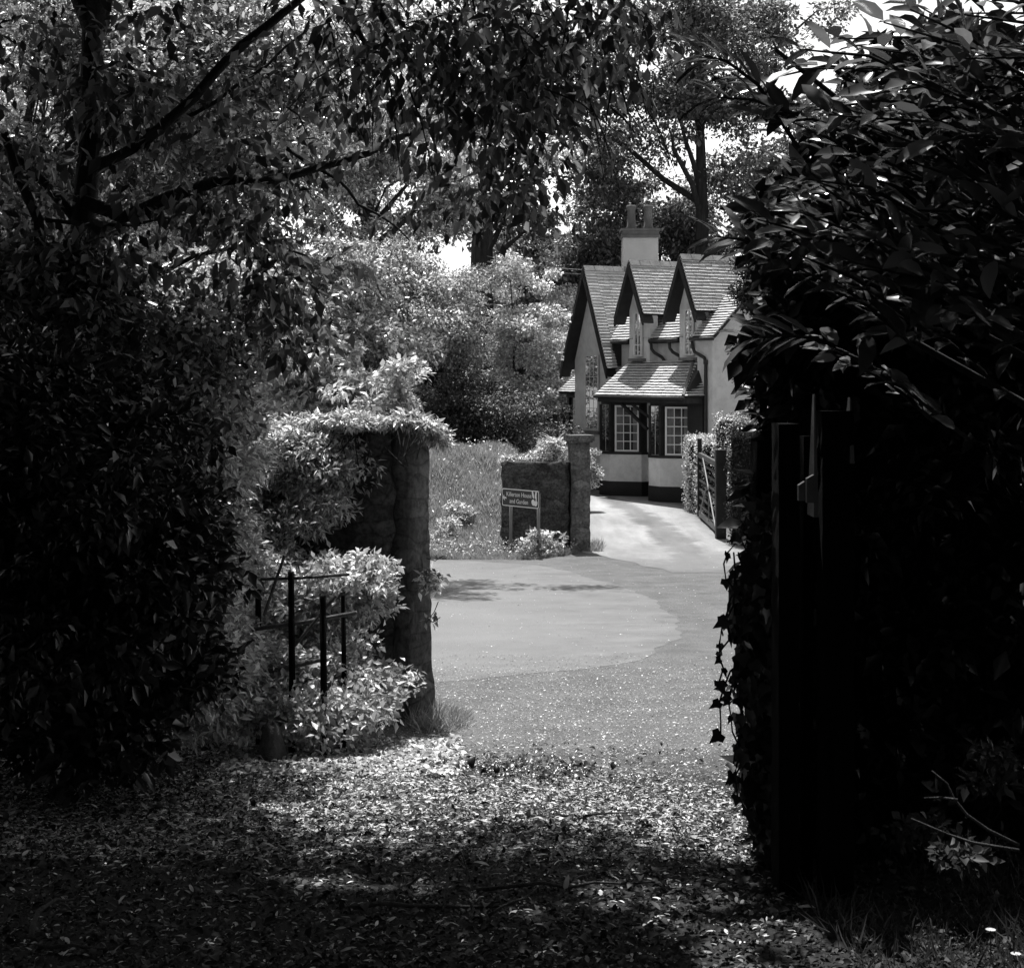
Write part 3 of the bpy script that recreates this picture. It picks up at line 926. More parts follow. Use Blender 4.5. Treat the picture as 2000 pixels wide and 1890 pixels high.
# ------------------------------------------------------------------ road sign
def S(u, v):                                         # zoomed crop pixel -> frame pixel
    return 960 + u * 120 / 1876, 930 + v * 120 / 1876
sL, sR = P(*S(352, 0), 29.7), P(*S(1475, 0), 28.9)
cx0, cy0 = (sL.x + sR.x) / 2, (sL.y + sR.y) / 2
sg = thing('road_sign', 'low dark road sign with white lettering, arrow and leaf emblem on two posts', 'sign', (cx0, cy0, float(gz(cx0, cy0))))
zt, zb_ = P(1000, S(0, 405)[1], 29.3).z, P(1000, S(0, 940)[1], 29.3).z
zt -= 0.0
ux = Vector((sR.x - sL.x, sR.y - sL.y, 0)); SL = ux.length; ux.normalize()
sn = Vector((ux.y, -ux.x, 0))
if sn.y > 0: sn = -sn
def SG(s, d, z):
    p = Vector((sL.x, sL.y, z)) + ux * s + sn * d
    return p
SH = zt - zb_
def rrect(w, h, r, cx=0, cy=0, n=5):
    o = []
    for (x, y, a0) in ((w / 2 - r, h / 2 - r, 0), (-w / 2 + r, h / 2 - r, 90), (-w / 2 + r, -h / 2 + r, 180), (w / 2 - r, -h / 2 + r, 270)):
        for i in range(n + 1):
            a = math.radians(a0 + 90 * i / n)
            o.append((cx + x + r * math.cos(a), cy + y + r * math.sin(a)))
    return o
def plate(mb, poly, d0, d1):
    n = len(poly)
    vs = [SG(x, d0, zb_ + y) for x, y in poly] + [SG(x, d1, zb_ + y) for x, y in poly]
    mb.add(vs, [tuple(range(n - 1, -1, -1)), tuple(range(n, 2 * n))] + [(i, (i + 1) % n, n + (i + 1) % n, n + i) for i in range(n)])
mb = MB(); plate(mb, rrect(SL, SH, .04, SL / 2, SH / 2), 0, .02); brd = mb.build('board', M['sign'], sg)
mb = MB()
o_, i_ = rrect(SL, SH, .04, SL / 2, SH / 2), rrect(SL - .03, SH - .03, .03, SL / 2, SH / 2)
n = len(o_)
mb.add([SG(x, .023, zb_ + y) for x, y in o_] + [SG(x, .023, zb_ + y) for x, y in i_], [(i, (i + 1) % n, n + (i + 1) % n, n + i) for i in range(n)])
mb.build('border', M['sign_white'], brd)
def ellip(cx, cy, rx, ry, a=0, n=14):
    c, s = math.cos(a), math.sin(a)
    return [(cx + rx * math.cos(q) * c - ry * math.sin(q) * s, cy + rx * math.cos(q) * s + ry * math.sin(q) * c) for q in [2 * math.pi * k / n for k in range(n)]]
def flat_polys(name, polys, parent, mat, d=.024):
    mb = MB()
    for k, p in enumerate(polys):
        mb.add([SG(x, d + .0006 * k, zb_ + y) for x, y in p], [tuple(range(len(p)))])
    return mb.build(name, mat, parent)
def fr(u, v):                                          # crop coordinates -> sign coordinates
    top = 385 + (u - 352) * (440 - 385) / 1123
    bot = 880 + (u - 352) * (985 - 880) / 1123
    return ((u - 352) / 1123 * SL, (1 - (v - top) / (bot - top)) * SH)
arrow = [[fr(*q) for q in ((375, 640), (415, 560), (425, 625), (490, 640), (490, 690), (425, 670), (450, 740), (400, 700))]]
flat_polys('arrow', arrow, brd, M['sign_white'])
ex, ey = fr(1345, 700)
k = SL / 1123
emb = [ellip(ex - 45 * k, ey + 90 * k, 26 * k, 78 * k, .28), ellip(ex + 40 * k, ey + 90 * k, 26 * k, 78 * k, -.22), ellip(ex - 35 * k, ey - 60 * k, 52 * k, 62 * k, .3),
       ellip(ex + 45 * k, ey - 75 * k, 45 * k, 60 * k, -.5), ellip(ex + 55 * k, ey + 10 * k, 15 * k, 60 * k, -.1)]
flat_polys('emblem', emb, brd, M['sign_white'])
def sign_text(txt, u, v, h):
    c = bpy.data.curves.new('lettering', 'FONT')
    c.body = txt
    c.size = h
    c.extrude = .001
    c.align_x = 'CENTER'
    o = bpy.data.objects.new('tmp', c)
    COL.objects.link(o)
    dg = bpy.context.evaluated_depsgraph_get()
    me = bpy.data.meshes.new_from_object(o.evaluated_get(dg))
    bpy.data.objects.remove(o)
    x0, y0 = fr(u, v)
    for vt in me.vertices:
        q = SG(x0 + vt.co.x * .98, .0235 + vt.co.z, zb_ + y0 + vt.co.y)
        vt.co = q
    me.name = 'lettering'
    return link('lettering', me, M['sign_white'], brd)
sign_text('Killerton House', 872, 630, .112)
sign_text('and Garden', 872, 830, .112)
for s in (.18, .93):
    b0 = SG(SL * s, -.03, 0)
    MB().tube([Vector((b0.x, b0.y, float(gz(b0.x, b0.y)) - .1)), Vector((b0.x, b0.y, zt - .05))], .03, 10).build('post', M['sign_post'], sg, True)

# ------------------------------------------------------------------ overgrown rail fence, left
fz = 8.95
fn = thing('rail_fence', 'old dark rail fence standing half buried in bright undergrowth', 'fence', P(560, 1330, fz))
def fpt(px, py, Y=fz):
    return P(px, py, Y)
def cropf(u, v): return 460 + u * 260 / 1219, 1080 + v * 400 / 1876
for (u, v0, v1, wd, dy) in ((205, 260, 1260, 50, 0.25), (508, 170, 1500, 52, -.1), (798, 390, 1500, 54, -.15), (985, 380, 1300, 42, .15)):
    a, b = cropf(u, v0), cropf(u + 8, v1)
    A, B = fpt(*a, fz + dy), fpt(*b, fz + dy)
    B.z = float(gz(B.x, B.y)) - .1
    MB().tube([A, A.lerp(B, .5) + Vector((.004, 0, 0)), B], [wd * .245 / F_PX * fz / 2 * .95, wd * .245 / F_PX * fz / 2, wd * .245 / F_PX * fz / 2 * 1.1], 9).build('post', M['timber_dark'], fn, True)
for (u0, v0, u1, v1, wd) in ((180, 240, 1040, 195, 26), (150, 700, 1110, 545, 34), (30, 1130, 830, 965, 36)):
    A, B = fpt(*cropf(u0, v0), fz + .1), fpt(*cropf(u1, v1), fz + .02)
    MB().tube([A, A.lerp(B, .5) - Vector((0, 0, .006)), B], wd * .245 / F_PX * fz / 2, 8).build('rail', M['timber_old'], fn, True)
for (u0, v0, u1, v1) in ((540, 850, 920, 390), (260, 570, 450, 20)):
    MB().tube([fpt(*cropf(u0, v0), fz - .02), fpt(*cropf(u1, v1), fz - .02)], .009, 6).build('wire_stay', M['iron'], fn)

# rounded boulder in the undergrowth
def boulder(name, c, r, seed, mat):
    rng = np.random.default_rng(seed)
    nu, nv = 18, 12
    V = []
    ph = rng.uniform(0, 6, 6)
    for j in range(nv + 1):
        th = math.pi * j / nv
        for i in range(nu):
            a = 2 * math.pi * i / nu
            d = 1 + .10 * math.sin(2 * a + ph[0]) * math.sin(th) + .06 * math.sin(3 * a + 2 * th + ph[1]) + .04 * math.sin(5 * th + ph[2])
            V.append((c[0] + r[0] * d * math.sin(th) * math.cos(a), c[1] + r[1] * d * math.sin(th) * math.sin(a), c[2] + r[2] * d * math.cos(th)))
    Fs = [(j * nu + i, j * nu + (i + 1) % nu, (j + 1) * nu + (i + 1) % nu, (j + 1) * nu + i) for j in range(nv) for i in range(nu)]
    return MB().add(V, Fs).build(name, mat, None, True)
bc = P(532, 1440, 8.6); bc.z = float(gz(bc.x, bc.y)) + .04
tag(boulder('boulder', bc, (.075, .07, .16), 4, M['rock']), 'rounded mossy boulder at the foot of the bright undergrowth', 'rock')

# ------------------------------------------------------------------ right gate: hanging post, stile, latch
gr = thing('field_gate', 'tall dark timber gate stile with pointed metal horns standing open at right', 'gate', P(1635, 1700, 5.25))
Yg = 5.25
zgr = float(gz(1.0, Yg))
mb = MB()
a, b = P(1606, 803, Yg), P(1668, 803, Yg)
rough_block(mb, a.x, b.x, Yg, Yg + .10, zgr + .02, a.z, lambda x, y, z: Vector((x, y, z)), 401, .0022, .045)
mb.build('stile', M['timber_dark'], gr)
for px0, tip in ((1594, 771), (1664, 777)):
    c0, c1 = P(px0, 1010 if px0 < 1600 else 905, Yg - .01), P(px0 + 2, tip, Yg - .01)
    mb = MB(); w = .0075
    mb.hexa([(c0.x - w, Yg - .015, c0.z), (c0.x + w, Yg - .015, c0.z), (c0.x + w, Yg + .11, c0.z), (c0.x - w, Yg + .11, c0.z),
             (c1.x - w * .3, Yg + .03, c1.z), (c1.x + w * .3, Yg + .03, c1.z), (c1.x + w * .3, Yg + .06, c1.z), (c1.x - w * .3, Yg + .06, c1.z)])
    mb.build('metal_horn', M['metal_dull'], gr)
for k, (h, ) in enumerate(((1.3,), (1.02,), (.74,), (.46,), (.2,))):
    mb = MB(); mb.bar(Vector((b.x - .05, Yg + .09, zgr + h)), Vector((b.x + .78, Yg + 2.9, zgr + h)), .04, .10); mb.build('rail', M['timber_dark'], gr)
mb = MB()
for pts_ in (((1560, 948), (1572, 940), (1572, 978), (1560, 978)), ((1576, 935), (1590, 927), (1590, 982), (1576, 982))):
    q = [P(*p_, Yg - .02) for p_ in pts_]
    mb.add([tuple(v) for v in q] + [(v.x, v.y + .03, v.z) for v in q], [(0, 3, 2, 1), (4, 5, 6, 7), (0, 1, 5, 4), (1, 2, 6, 5), (2, 3, 7, 6), (3, 0, 4, 7)])
mb.build('latch', M['metal_dull'], gr)
mb = MB(); a, b = P(1521, 828, 5.35), P(1562, 828, 5.35)
z5 = float(gz(1, 5.35))
rough_block(mb, a.x, b.x, 5.35, 5.5, z5 - .1, a.z, lambda x, y, z: Vector((x, y, z)), 402, .0022, .045)
gp2 = mb.build('gate_post', M['timber_dark'])
tag(gp2, 'tall black timber gate post between the ivy and the gate stile', 'post')
mb = MB(); a, b = P(1565, 852, 5.42), P(1588, 852, 5.42)
mb.box(a.x + .008, b.x, 5.42, 5.5, z5 - .1, a.z)
tag(mb.build('gate_post', M['timber_dark']), 'narrow black post with rounded top in the gap behind the latch', 'post')

# ------------------------------------------------------------------ vegetation: far background
FAR = 'trees beyond the cottage and road'
LM = M
tree('oak_tree', 'broad sunlit tree filling the sky behind the cottage chimney', 'tree', (8.0, 62), [pv(1230, 430, 62, 200, 130, 3.5), pv(1100, 560, 60, 120, 120, 3), pv(1330, 560, 60, 130, 130, 3)],
     250, .8, 330, .18, M['leaf_fardim'], tr=.35, group=FAR, seed=20, shell=.2)
tree('pine_tree', 'tall conifer with straight dark bare trunk rising left of the cottage', 'tree', ((937 - 1000) / F_PX * 56, 56), [pv(1020, 330, 56, 110, 170, 2.2), pv(1060, 180, 56, 120, 110, 2.2), pv(960, 60, 56, 130, 110, 2.5), pv(1010, 500, 57, 70, 60, 1.5)],
     120, .75, 230, .18, M['leaf_fardark'], tr=.55, top=P(948, -120, 56), group=FAR, seed=21, nlimb=26, lean=.03)
tree('oak_tree', 'high open tree with forked dark trunk against the bright sky above the right gable', 'tree', ((1372 - 1000) / F_PX * 58, 58), [pv(1250, 150, 58, 130, 90, 2.5), pv(1330, 230, 58, 100, 80, 2.5), pv(1420, 110, 58, 130, 100, 2.5), pv(1180, 280, 60, 90, 60, 2.5), pv(1480, 300, 57, 90, 200, 2.5), pv(1360, 10, 58, 200, 60, 2.5), pv(1560, 30, 58, 110, 70, 2)],
     175, .70, 230, .18, M['leaf_fardim'], tr=.42, top=P(1368, 40, 58), group=FAR, seed=22, nlimb=9)
tree('beech_tree', 'tall backlit tree whose crown fills the top centre left of the sky gaps', 'tree', (-5, 48), [pv(620, 230, 48, 190, 190, 3.0), pv(760, 130, 48, 130, 130, 2.5), pv(560, 430, 46, 160, 170, 2.5), pv(800, 320, 50, 90, 130, 2), pv(880, 400, 51, 40, 60, 1.5), pv(820, 440, 51, 60, 40, 1.5), pv(30, 60, 42, 160, 160, 2.5)],
     300, .62, 300, .15, M['leaf_mid'], tr=.3, group=FAR, seed=23, nlimb=22)
tree('beech_tree', 'large backlit tree in the upper left behind the black branches', 'tree', (-12, 40), [pv(250, 260, 40, 260, 270, 3.0), pv(60, 420, 38, 180, 240, 2.5), pv(420, 150, 42, 180, 180, 2.5), pv(350, 560, 38, 180, 150, 2.5)],
     380, .6, 290, .14, M['leaf_mid'], tr=.3, group=FAR, seed=24, nlimb=20)
tree('hazel_bush', 'rounded sunlit bush below the bright sky gap at the centre left', 'bush', (-3.3, 42), [pv(720, 590, 42, 110, 120, 1.8), pv(800, 620, 42, 90, 110, 1.8)],
     150, .42, 300, .105, M['leaf_mid'], tr=.08, group='bushes along the bank', seed=25)
tree('hazel_bush', 'dense grey green bush rising just left of the tall bare trunk', 'bush', (-1.6, 43), [pv(850, 700, 43, 90, 150, 1.8), pv(900, 610, 43, 60, 70, 1.4)],
     95, .40, 330, .10, M['leaf_far'], tr=.07, group='bushes along the bank', seed=26, tpl='slim')
tree('hazel_bush', 'upright bush with bright leaf tips at the foot of the tall bare trunk', 'bush', (.1, 46), [pv(1000, 590, 46, 80, 100, 1.6), pv(1010, 720, 46, 70, 140, 1.6)],
     85, .38, 330, .085, M['leaf_lit'], tr=.07, group='bushes along the bank', seed=27, tpl='quad')
tree('hazel_bush', 'pale feathery bush touching the left gable of the cottage', 'bush', (1.2, 49), [pv(1085, 720, 49, 42, 110, 1.2), pv(1105, 620, 52, 30, 50, 1)],
     70, .36, 300, .10, M['leaf_lit'], tr=.06, group='bushes along the bank', seed=28)
tree('hazel_bush', 'dark bush behind the meadow bank under brighter bushes', 'bush', (-1.0, 40), [pv(930, 810, 41, 120, 80, 1.2), pv(1050, 820, 43, 60, 60, 1)],
     110, .36, 260, .09, M['leaf_fardark'], tr=.05, group='bushes along the bank', seed=29)
tree('willow_bush', 'pale narrow leaved bush behind the ivy topped wall', 'bush', (-3.2, 15.5), [pv(610, 740, 15.5, 90, 80, .5), pv(700, 790, 15.5, 60, 60, .4), pv(560, 640, 16, 70, 80, .5)],
     150, .16, 170, .075, M['leaf_lit'], tr=.03, seed=30, tpl='simple', group='bushes behind the near wall')
tree('willow_bush', 'pale leafy shoots standing above the near gate pier', 'bush', (-1.05, 12.5), [pv(700, 770, 12.5, 60, 50, .3), pv(775, 740, 12.5, 30, 45, .2)],
     26, .11, 80, .06, M['leaf_lit'], tr=.015, seed=31, group='bushes behind the near wall')
tree('hazel_bush', 'shaded grey bush behind the wall and pale shoots at the centre left', 'bush', (-4.2, 24), [pv(640, 640, 24, 150, 150, 1.0), pv(480, 700, 22, 140, 160, 1.0), pv(720, 820, 24, 80, 70, .8)],
     240, .30, 300, .085, M['leaf_mid'], tr=.06, seed=32, group='bushes behind the near wall')
# far woodland mass that closes the view behind everything
tree('maple_tree', 'airy tree beyond the near wall whose low limbs reach out over the road', 'tree', (-7.5, 27.5),
     [(Vector((-5.2, 26.8, 6.2)), (2.6, 2.2, 1.5)), (Vector((-2.9, 26.0, 5.7)), (2.2, 2.0, .7)), (Vector((-1.1, 25.9, 5.4)), (1.3, 1.8, .4)), (Vector((.3, 26.1, 5.2)), (.9, .5, .15)), (Vector((.1, 24.8, 5.2)), (.5, .3, .12))],
     210, .34, 170, .085, M['leaf_mid'], tr=.16, top=Vector((-6.6, 27.3, 7.5)), seed=140, nlimb=24, shell=.0, gaps=False)
fo, _ = foliage('far_woodland', [pv(300, 560, 74, 330, 190, 3), pv(900, 660, 74, 520, 100, 3), pv(1250, 620, 76, 420, 160, 3), pv(200, 250, 74, 420, 280, 3), pv(1800, 450, 74, 420, 300, 3), pv(900, 780, 74, 1100, 90, 3)], 1000, 1.3, 170, .34, M['leaf_fardark'], None, 'quad', 40, .1)
fo['kind'] = 'stuff'
tree('beech_tree', 'fine leaved dark tree close behind the leaning trunk at upper left', 'tree', (-5.6, 16.5),
     [pv(170, 120, 16, 330, 190, .9), pv(60, 380, 15.5, 200, 200, .8), pv(520, 120, 16.5, 200, 150, .8), pv(380, 360, 16, 180, 130, .7)],
     330, .26, 130, .075, M['leaf_dusk'], tr=.11, top=P(120, -150, 16), seed=150, shell=.0, nlimb=26, group='trees behind the near wall')
# clipped dark yew right of the cottage
tree('yew_tree', 'dense black conifer column hiding the right end of the cottage', 'tree', ((1465 - 1000) / F_PX * 36, 36), [pv(1492, 600, 36, 42, 170, .9), pv(1520, 500, 36, 60, 130, .8), pv(1512, 700, 36, 40, 60, .6)],
     170, .26, 330, .07, M['leaf_dark'], tr=.12, seed=33, shell=.3)
# clipped hedges by the drive
def boxfoliage(name, label, cat, P0, P1, depth, h, n, size, mat, seed, group=None, top_rough=.08, core=True):
    rng = np.random.default_rng(seed)
    P0, P1 = Vector(P0), Vector(P1)
    u = P1 - P0; L = u.length; u.normalize(); v = Vector((-u.y, u.x, 0))
    z0 = float(gz(P0.x, P0.y))
    t = thing(name, label, cat, (P0.x, P0.y, z0), group)
    face = rng.integers(0, 4, n)
    s, d, z = rng.random(n) * L, rng.random(n) * depth, rng.random(n) * h
    z = np.where(face == 0, h, z); d = np.where(face == 1, 0, np.where(face == 2, depth, d)); s = np.where(face == 3, rng.choice([0, L], n), s)
    bump = .05 * np.sin(s * 5 + seed) + .04 * np.sin(z * 7 + s * 3)
    s = s + rng.normal(0, .035, n); d = d + rng.normal(0, .04, n) + bump; z = z + rng.normal(0, top_rough * .5, n) + bump
    pos = np.stack([P0.x + u.x * s + v.x * d, P0.y + u.y * s + v.y * d, z0 + z], -1)
    yd = rnd_dirs(n, 1, rng); yd[:, 2] += .3
    leaves('foliage', pos, yd, rnd_dirs(n, 1, rng) + np.array([0, 0, .5]), size * rng.uniform(.6, 1.3, n), 'simple', mat, t)
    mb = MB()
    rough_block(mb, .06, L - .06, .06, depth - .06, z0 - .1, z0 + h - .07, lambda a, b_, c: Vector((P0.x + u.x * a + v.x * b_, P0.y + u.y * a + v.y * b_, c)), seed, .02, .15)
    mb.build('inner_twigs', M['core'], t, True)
    return t
hx = lambda px, Y: (px - 1000) / F_PX * Y
boxfoliage('hedge', 'sunlit clipped hedge between the right bay window and the drive gate', 'hedge', (hx(1336, 39.2), 39.2, 0), (hx(1372, 37), 37.0, 0), .9, 1.68, 12000, .055, M['leaf_lit'], 51)
boxfoliage('hedge', 'taller bright topped hedge behind the barred drive gate', 'hedge', (hx(1392, 36.9), 36.9, 0), (hx(1500, 32.6), 32.6, 0), 1.3, 2.25, 16000, .055, M['leaf_mid'], 52)
boxfoliage('hedge', 'black shaded hedge block right of the driveway entrance', 'hedge', (hx(1421, 31.2), 31.2, 0), (hx(1600, 29.6), 29.6, 0), 1.2, 2.15, 20000, .055, M['leaf_dark'], 53)
tree('garden_shrub', 'small leafy shrub between the far gate pier and the left bay', 'bush', (hx(1158, 38.5), 38.5), [pv(1156, 905, 38.5, 13, 40, .3)], 30, .12, 130, .05, M['leaf_mid'], tr=0, seed=54)
tree('garden_shrub', 'bright tangled shrub spilling over the top of the short garden wall', 'bush', (hx(1070, 30.7), 30.7), [pv(1080, 878, 30.8, 36, 18, .3), pv(1020, 900, 30.8, 36, 10, .2)], 46, .12, 120, .06, M['leaf_lit'], tr=.015, seed=55)
# ferns on the wall
def fern(c, n, L, seed, label, group=None):
    rng = np.random.default_rng(seed)
    t = thing('fern', label, 'fern', c, group)
    pos, yd, zd, sz = [], [], [], []
    for k in range(n):
        a = rng.uniform(0, 2 * math.pi); el = rng.uniform(.5, 1.3)
        d = Vector((math.cos(a) * math.cos(el), math.sin(a) * math.cos(el), math.sin(el)))
        side = Vector((-math.sin(a), math.cos(a), 0))
        for j in range(14):
            s = j / 14
            p = Vector(c) + d * L * s + Vector((math.cos(a), math.sin(a), 0)) * L * .35 * s * s - Vector((0, 0, 1)) * L * .3 * s * s
            for q in (-1, 1):
                pos.append(p); yd.append(side * q + d * .5); zd.append(d.cross(side)); sz.append(L * .22 * (1 - s) + .01)
    leaves('frond', np.array([tuple(p) for p in pos]), np.array([tuple(p) for p in yd]), np.array([tuple(p) for p in zd]), np.array(sz), 'simple', M['leaf_lit'], t)
fern(P(1085, 870, 30.7), 9, .42, 60, 'upright bright fern on the garden wall beside the far gate pier', 'ferns on the garden wall')
fern(P(1062, 888, 30.7), 6, .30, 61, 'smaller fern left of the tall one on the garden wall', 'ferns on the garden wall')

# ------------------------------------------------------------------ grass
def grass(name, n, fx, size, mat, seed, lean=.35, kind='stuff', label=None):
    rng = np.random.default_rng(seed)
    X, Y = fx(rng, n)
    pos = np.stack([X, Y, gz(X, Y) - .01], -1)
    m_ = len(X)
    size = size * (.75 + .35 * np.sin(X * 3.1 + 1.3 * Y) * np.sin(Y * 2.3 + X) + .15 * np.sin(X * 9))
    yd = np.stack([rng.normal(0, lean, m_), rng.normal(0, lean, m_), np.ones(m_)], -1)
    o = leaves(name, pos, yd, rnd_dirs(m_, .2, rng), size * rng.uniform(.45, 1.3, m_), 'blade', mat)
    o['kind'] = 'stuff'
    return o
def f_bank(rng, n):
    Y = 29.6 + 9 * rng.random(n) ** 1.3
    X = hx(780, Y) + (hx(1075, Y) - hx(780, Y)) * rng.random(n)
    k = ~((X > -.2) & (Y < 31.2) & (Y > 30.05) & (X < 1.2))
    return X[k], Y[k]
grass('meadow_grass', 95000, f_bank, .21, M['grass'], 70)
def f_verge(rng, n):
    X = -3.5 + 4.7 * rng.random(n)
    Y0 = np.interp(X, [-3.5, 0.4, 1.2], [28.75, 28.5, 29.6])
    return X, Y0 + 1.3 * rng.random(n)
grass('verge_grass', 34000, f_verge, .15, M['grass'], 71, .6)
def f_pier(rng, n):
    a = rng.random(n) * 6.28; r_ = rng.random(n) ** .7
    return px_ + .18 + .22 * r_ * np.cos(a), 10.45 + .55 * r_ * np.sin(a)
grass('pier_grass', 2200, f_pier, .13, M['grass'], 72, .7)
def f_right(rng, n):
    return 0.95 + 1.3 * rng.random(n) ** 1.2, 3.9 + 2.4 * rng.random(n)
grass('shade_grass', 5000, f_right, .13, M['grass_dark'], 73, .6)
def f_pierf(rng, n):
    return 1.3 + .35 * rng.random(n), 29.9 + .6 * rng.random(n)
grass('pier_grass', 500, f_pierf, .22, M['grass'], 74, .5)
# herbs on the bank and verge
rng = np.random.default_rng(75)
X, Y = f_bank(rng, 2000); 
fo = leaves('verge_weeds', np.stack([X, Y, gz(X, Y) + .30 * rng.random(len(X))], -1), rnd_dirs(len(X), 1, rng), rnd_dirs(len(X), 1, rng) + np.array([0, 0, 1.]), .055 * rng.uniform(.5, 1.3, len(X)), 'simple', M['leaf_mid']); fo['kind'] = 'stuff'
X, Y = f_verge(rng, 2600)
fo = leaves('verge_weeds', np.stack([X, Y, gz(X, Y) + .26 * rng.random(len(X))], -1), rnd_dirs(len(X), 1, rng), rnd_dirs(len(X), 1, rng) + np.array([0, 0, 1.]), .05 * rng.uniform(.5, 1.3, len(X)), 'simple', M['leaf_mid']); fo['kind'] = 'stuff'
for k, (px, py, Y_, lab) in enumerate(((1040, 1020, 29.0, 'low leafy weed in front of the road sign'), (1075, 1040, 29.3, 'broad leaved weed at the foot of the wall right of the sign'), (860, 960, 31, 'tall leafy weed clump on the grass bank beside the near pier'), (900, 930, 32, 'leafy weed clump higher on the grass bank'))):
    x_ = hx(px, Y_)
    tree('weed_plant', lab, 'plant', (x_, Y_), [(Vector((x_, Y_, float(gz(x_, Y_)) + .25)), (.28, .25, .22))], 20, .10, 60, .07, M['leaf_lit'], tr=.008, seed=76 + k, group='weeds on the verge')

# ------------------------------------------------------------------ vegetation: near left
tree('privet_shrub', 'bright backlit shrub growing through the old rail fence', 'bush', (hx(600, 9.6), 9.6),
     [pv(560, 1180, 9.9, 130, 110, .45), pv(640, 1330, 9.3, 110, 75, .30), pv(690, 1150, 9.6, 70, 60, .25), pv(470, 1300, 9.3, 60, 110, .3), pv(600, 1390, 8.9, 130, 30, .2)],
     720, .11, 110, .046, M['leaf_lit'], tr=.02, tpl='simple', seed=80, shell=.1, group='near shrubs at left')
tree('privet_shrub', 'bright bushy shrub leaning against the left of the mossy wall', 'bush', (hx(480, 10.4), 10.4),
     [pv(500, 960, 10.6, 110, 130, .5), pv(600, 900, 10.3, 90, 50, .25), pv(615, 985, 10.15, 45, 45, .15), pv(420, 1080, 10.0, 80, 130, .5)],
     720, .12, 110, .050, M['leaf_lit'], tr=.025, tpl='slim', seed=81, shell=.1, group='near shrubs at left')
tree('privet_shrub', 'dim leafy shrub between the black thicket and the bright shrubs', 'bush', (hx(390, 9.0), 9.0),
     [pv(400, 860, 9.2, 90, 140, .5), pv(380, 1100, 8.8, 90, 140, .5), pv(440, 640, 9.6, 130, 120, .5), pv(400, 1320, 8.6, 60, 120, .3)],
     560, .13, 95, .058, M['leaf_lit'], tr=.025, tpl='slim', seed=82, shell=.1, group='near shrubs at left')
# ivy over the wall and pier
iv = thing('ivy', 'bright ivy cascading over the top of the near wall and gate pier', 'ivy', (px_ - .4, 10.4, EYE - .3))
foliage('foliage', [pv(700, 822, 10.35, 135, 9, .22), pv(822, 832, 10.35, 30, 11, .16), pv(600, 860, 10.3, 60, 34, .18), pv(850, 850, 10.45, 18, 16, .12)], 260, .055, 42, .045, M['leaf_lit'], iv, 'slim', 83, .0)
mb = MB(); rng = np.random.default_rng(84)
for k in range(14):
    s = P(rng.uniform(600, 840), rng.uniform(825, 850), 10.2)
    mb.tube([s, s + Vector((rng.normal(0, .03), -.05, -.08)), s + Vector((rng.normal(0, .05), -.08, -.2))], .004, 4, False)
mb.build('stem', M['bark'], iv)
# trailing sprays on the pier's right side
sp = thing('ivy', 'thin leafy sprays sticking out from the right side of the near gate pier', 'ivy', P(840, 1150, 10.3))
foliage('foliage', [pv(850, 1100, 10.3, 14, 20, .05), pv(846, 1210, 10.3, 12, 22, .05), pv(846, 1130, 10.3, 8, 30, .05)], 16, .05, 9, .05, M['leaf_mid'], sp, 'simple', 85, 0)
mb = MB()
for (a, b, c) in (((833, 1090), (850, 1095), (866, 1085)), ((833, 1125), (850, 1118), (862, 1135)), ((833, 1215), (848, 1195), (856, 1175)), ((833, 1205), (846, 1215), (860, 1205))):
    mb.tube([P(*a, 10.3), P(*b, 10.28), P(*c, 10.26)], .003, 4, False)
mb.build('stem', M['bark'], sp)

# black thicket at far left
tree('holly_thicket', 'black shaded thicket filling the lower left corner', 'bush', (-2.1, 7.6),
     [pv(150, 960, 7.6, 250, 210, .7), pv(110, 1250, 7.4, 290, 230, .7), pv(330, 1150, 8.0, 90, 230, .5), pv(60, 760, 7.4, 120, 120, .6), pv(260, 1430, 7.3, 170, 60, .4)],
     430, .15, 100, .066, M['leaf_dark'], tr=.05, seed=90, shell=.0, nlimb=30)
tree('hazel_shrub', 'loose dusky shrub with specks of light above the black thicket at left', 'bush', (-1.95, 8.9),
     [pv(190, 640, 8.7, 230, 170, .5), pv(60, 520, 8.6, 130, 140, .5), pv(330, 760, 8.9, 120, 120, .4)],
     330, .16, 60, .055, M['leaf_dusk'], tr=.045, seed=190, shell=.0, nlimb=30)
# inner mass of twigs so that daylight does not shine through it
mb = MB()
for (px, py, Y_, r1, r2, r3) in ((110, 1130, 7.8, .62, .35, .9), (300, 1260, 8.3, .28, .2, .5)):
    c = P(px, py, Y_)
    for i in range(160):
        d = rnd_dirs(2, 1, RNG)
        a = c + Vector((d[0][0] * r1, d[0][1] * r2, d[0][2] * r3)); b = c + Vector((d[1][0] * r1, d[1][1] * r2, d[1][2] * r3))
        mb.tube([a, a.lerp(b, .5) + Vector(RNG.normal(0, .05, 3)), b], .007, 4, False)
tw = mb.build('bramble_tangle', M['bark'])
tag(tw, 'tangle of thin dark stems inside the black thicket at lower left', 'brambles')

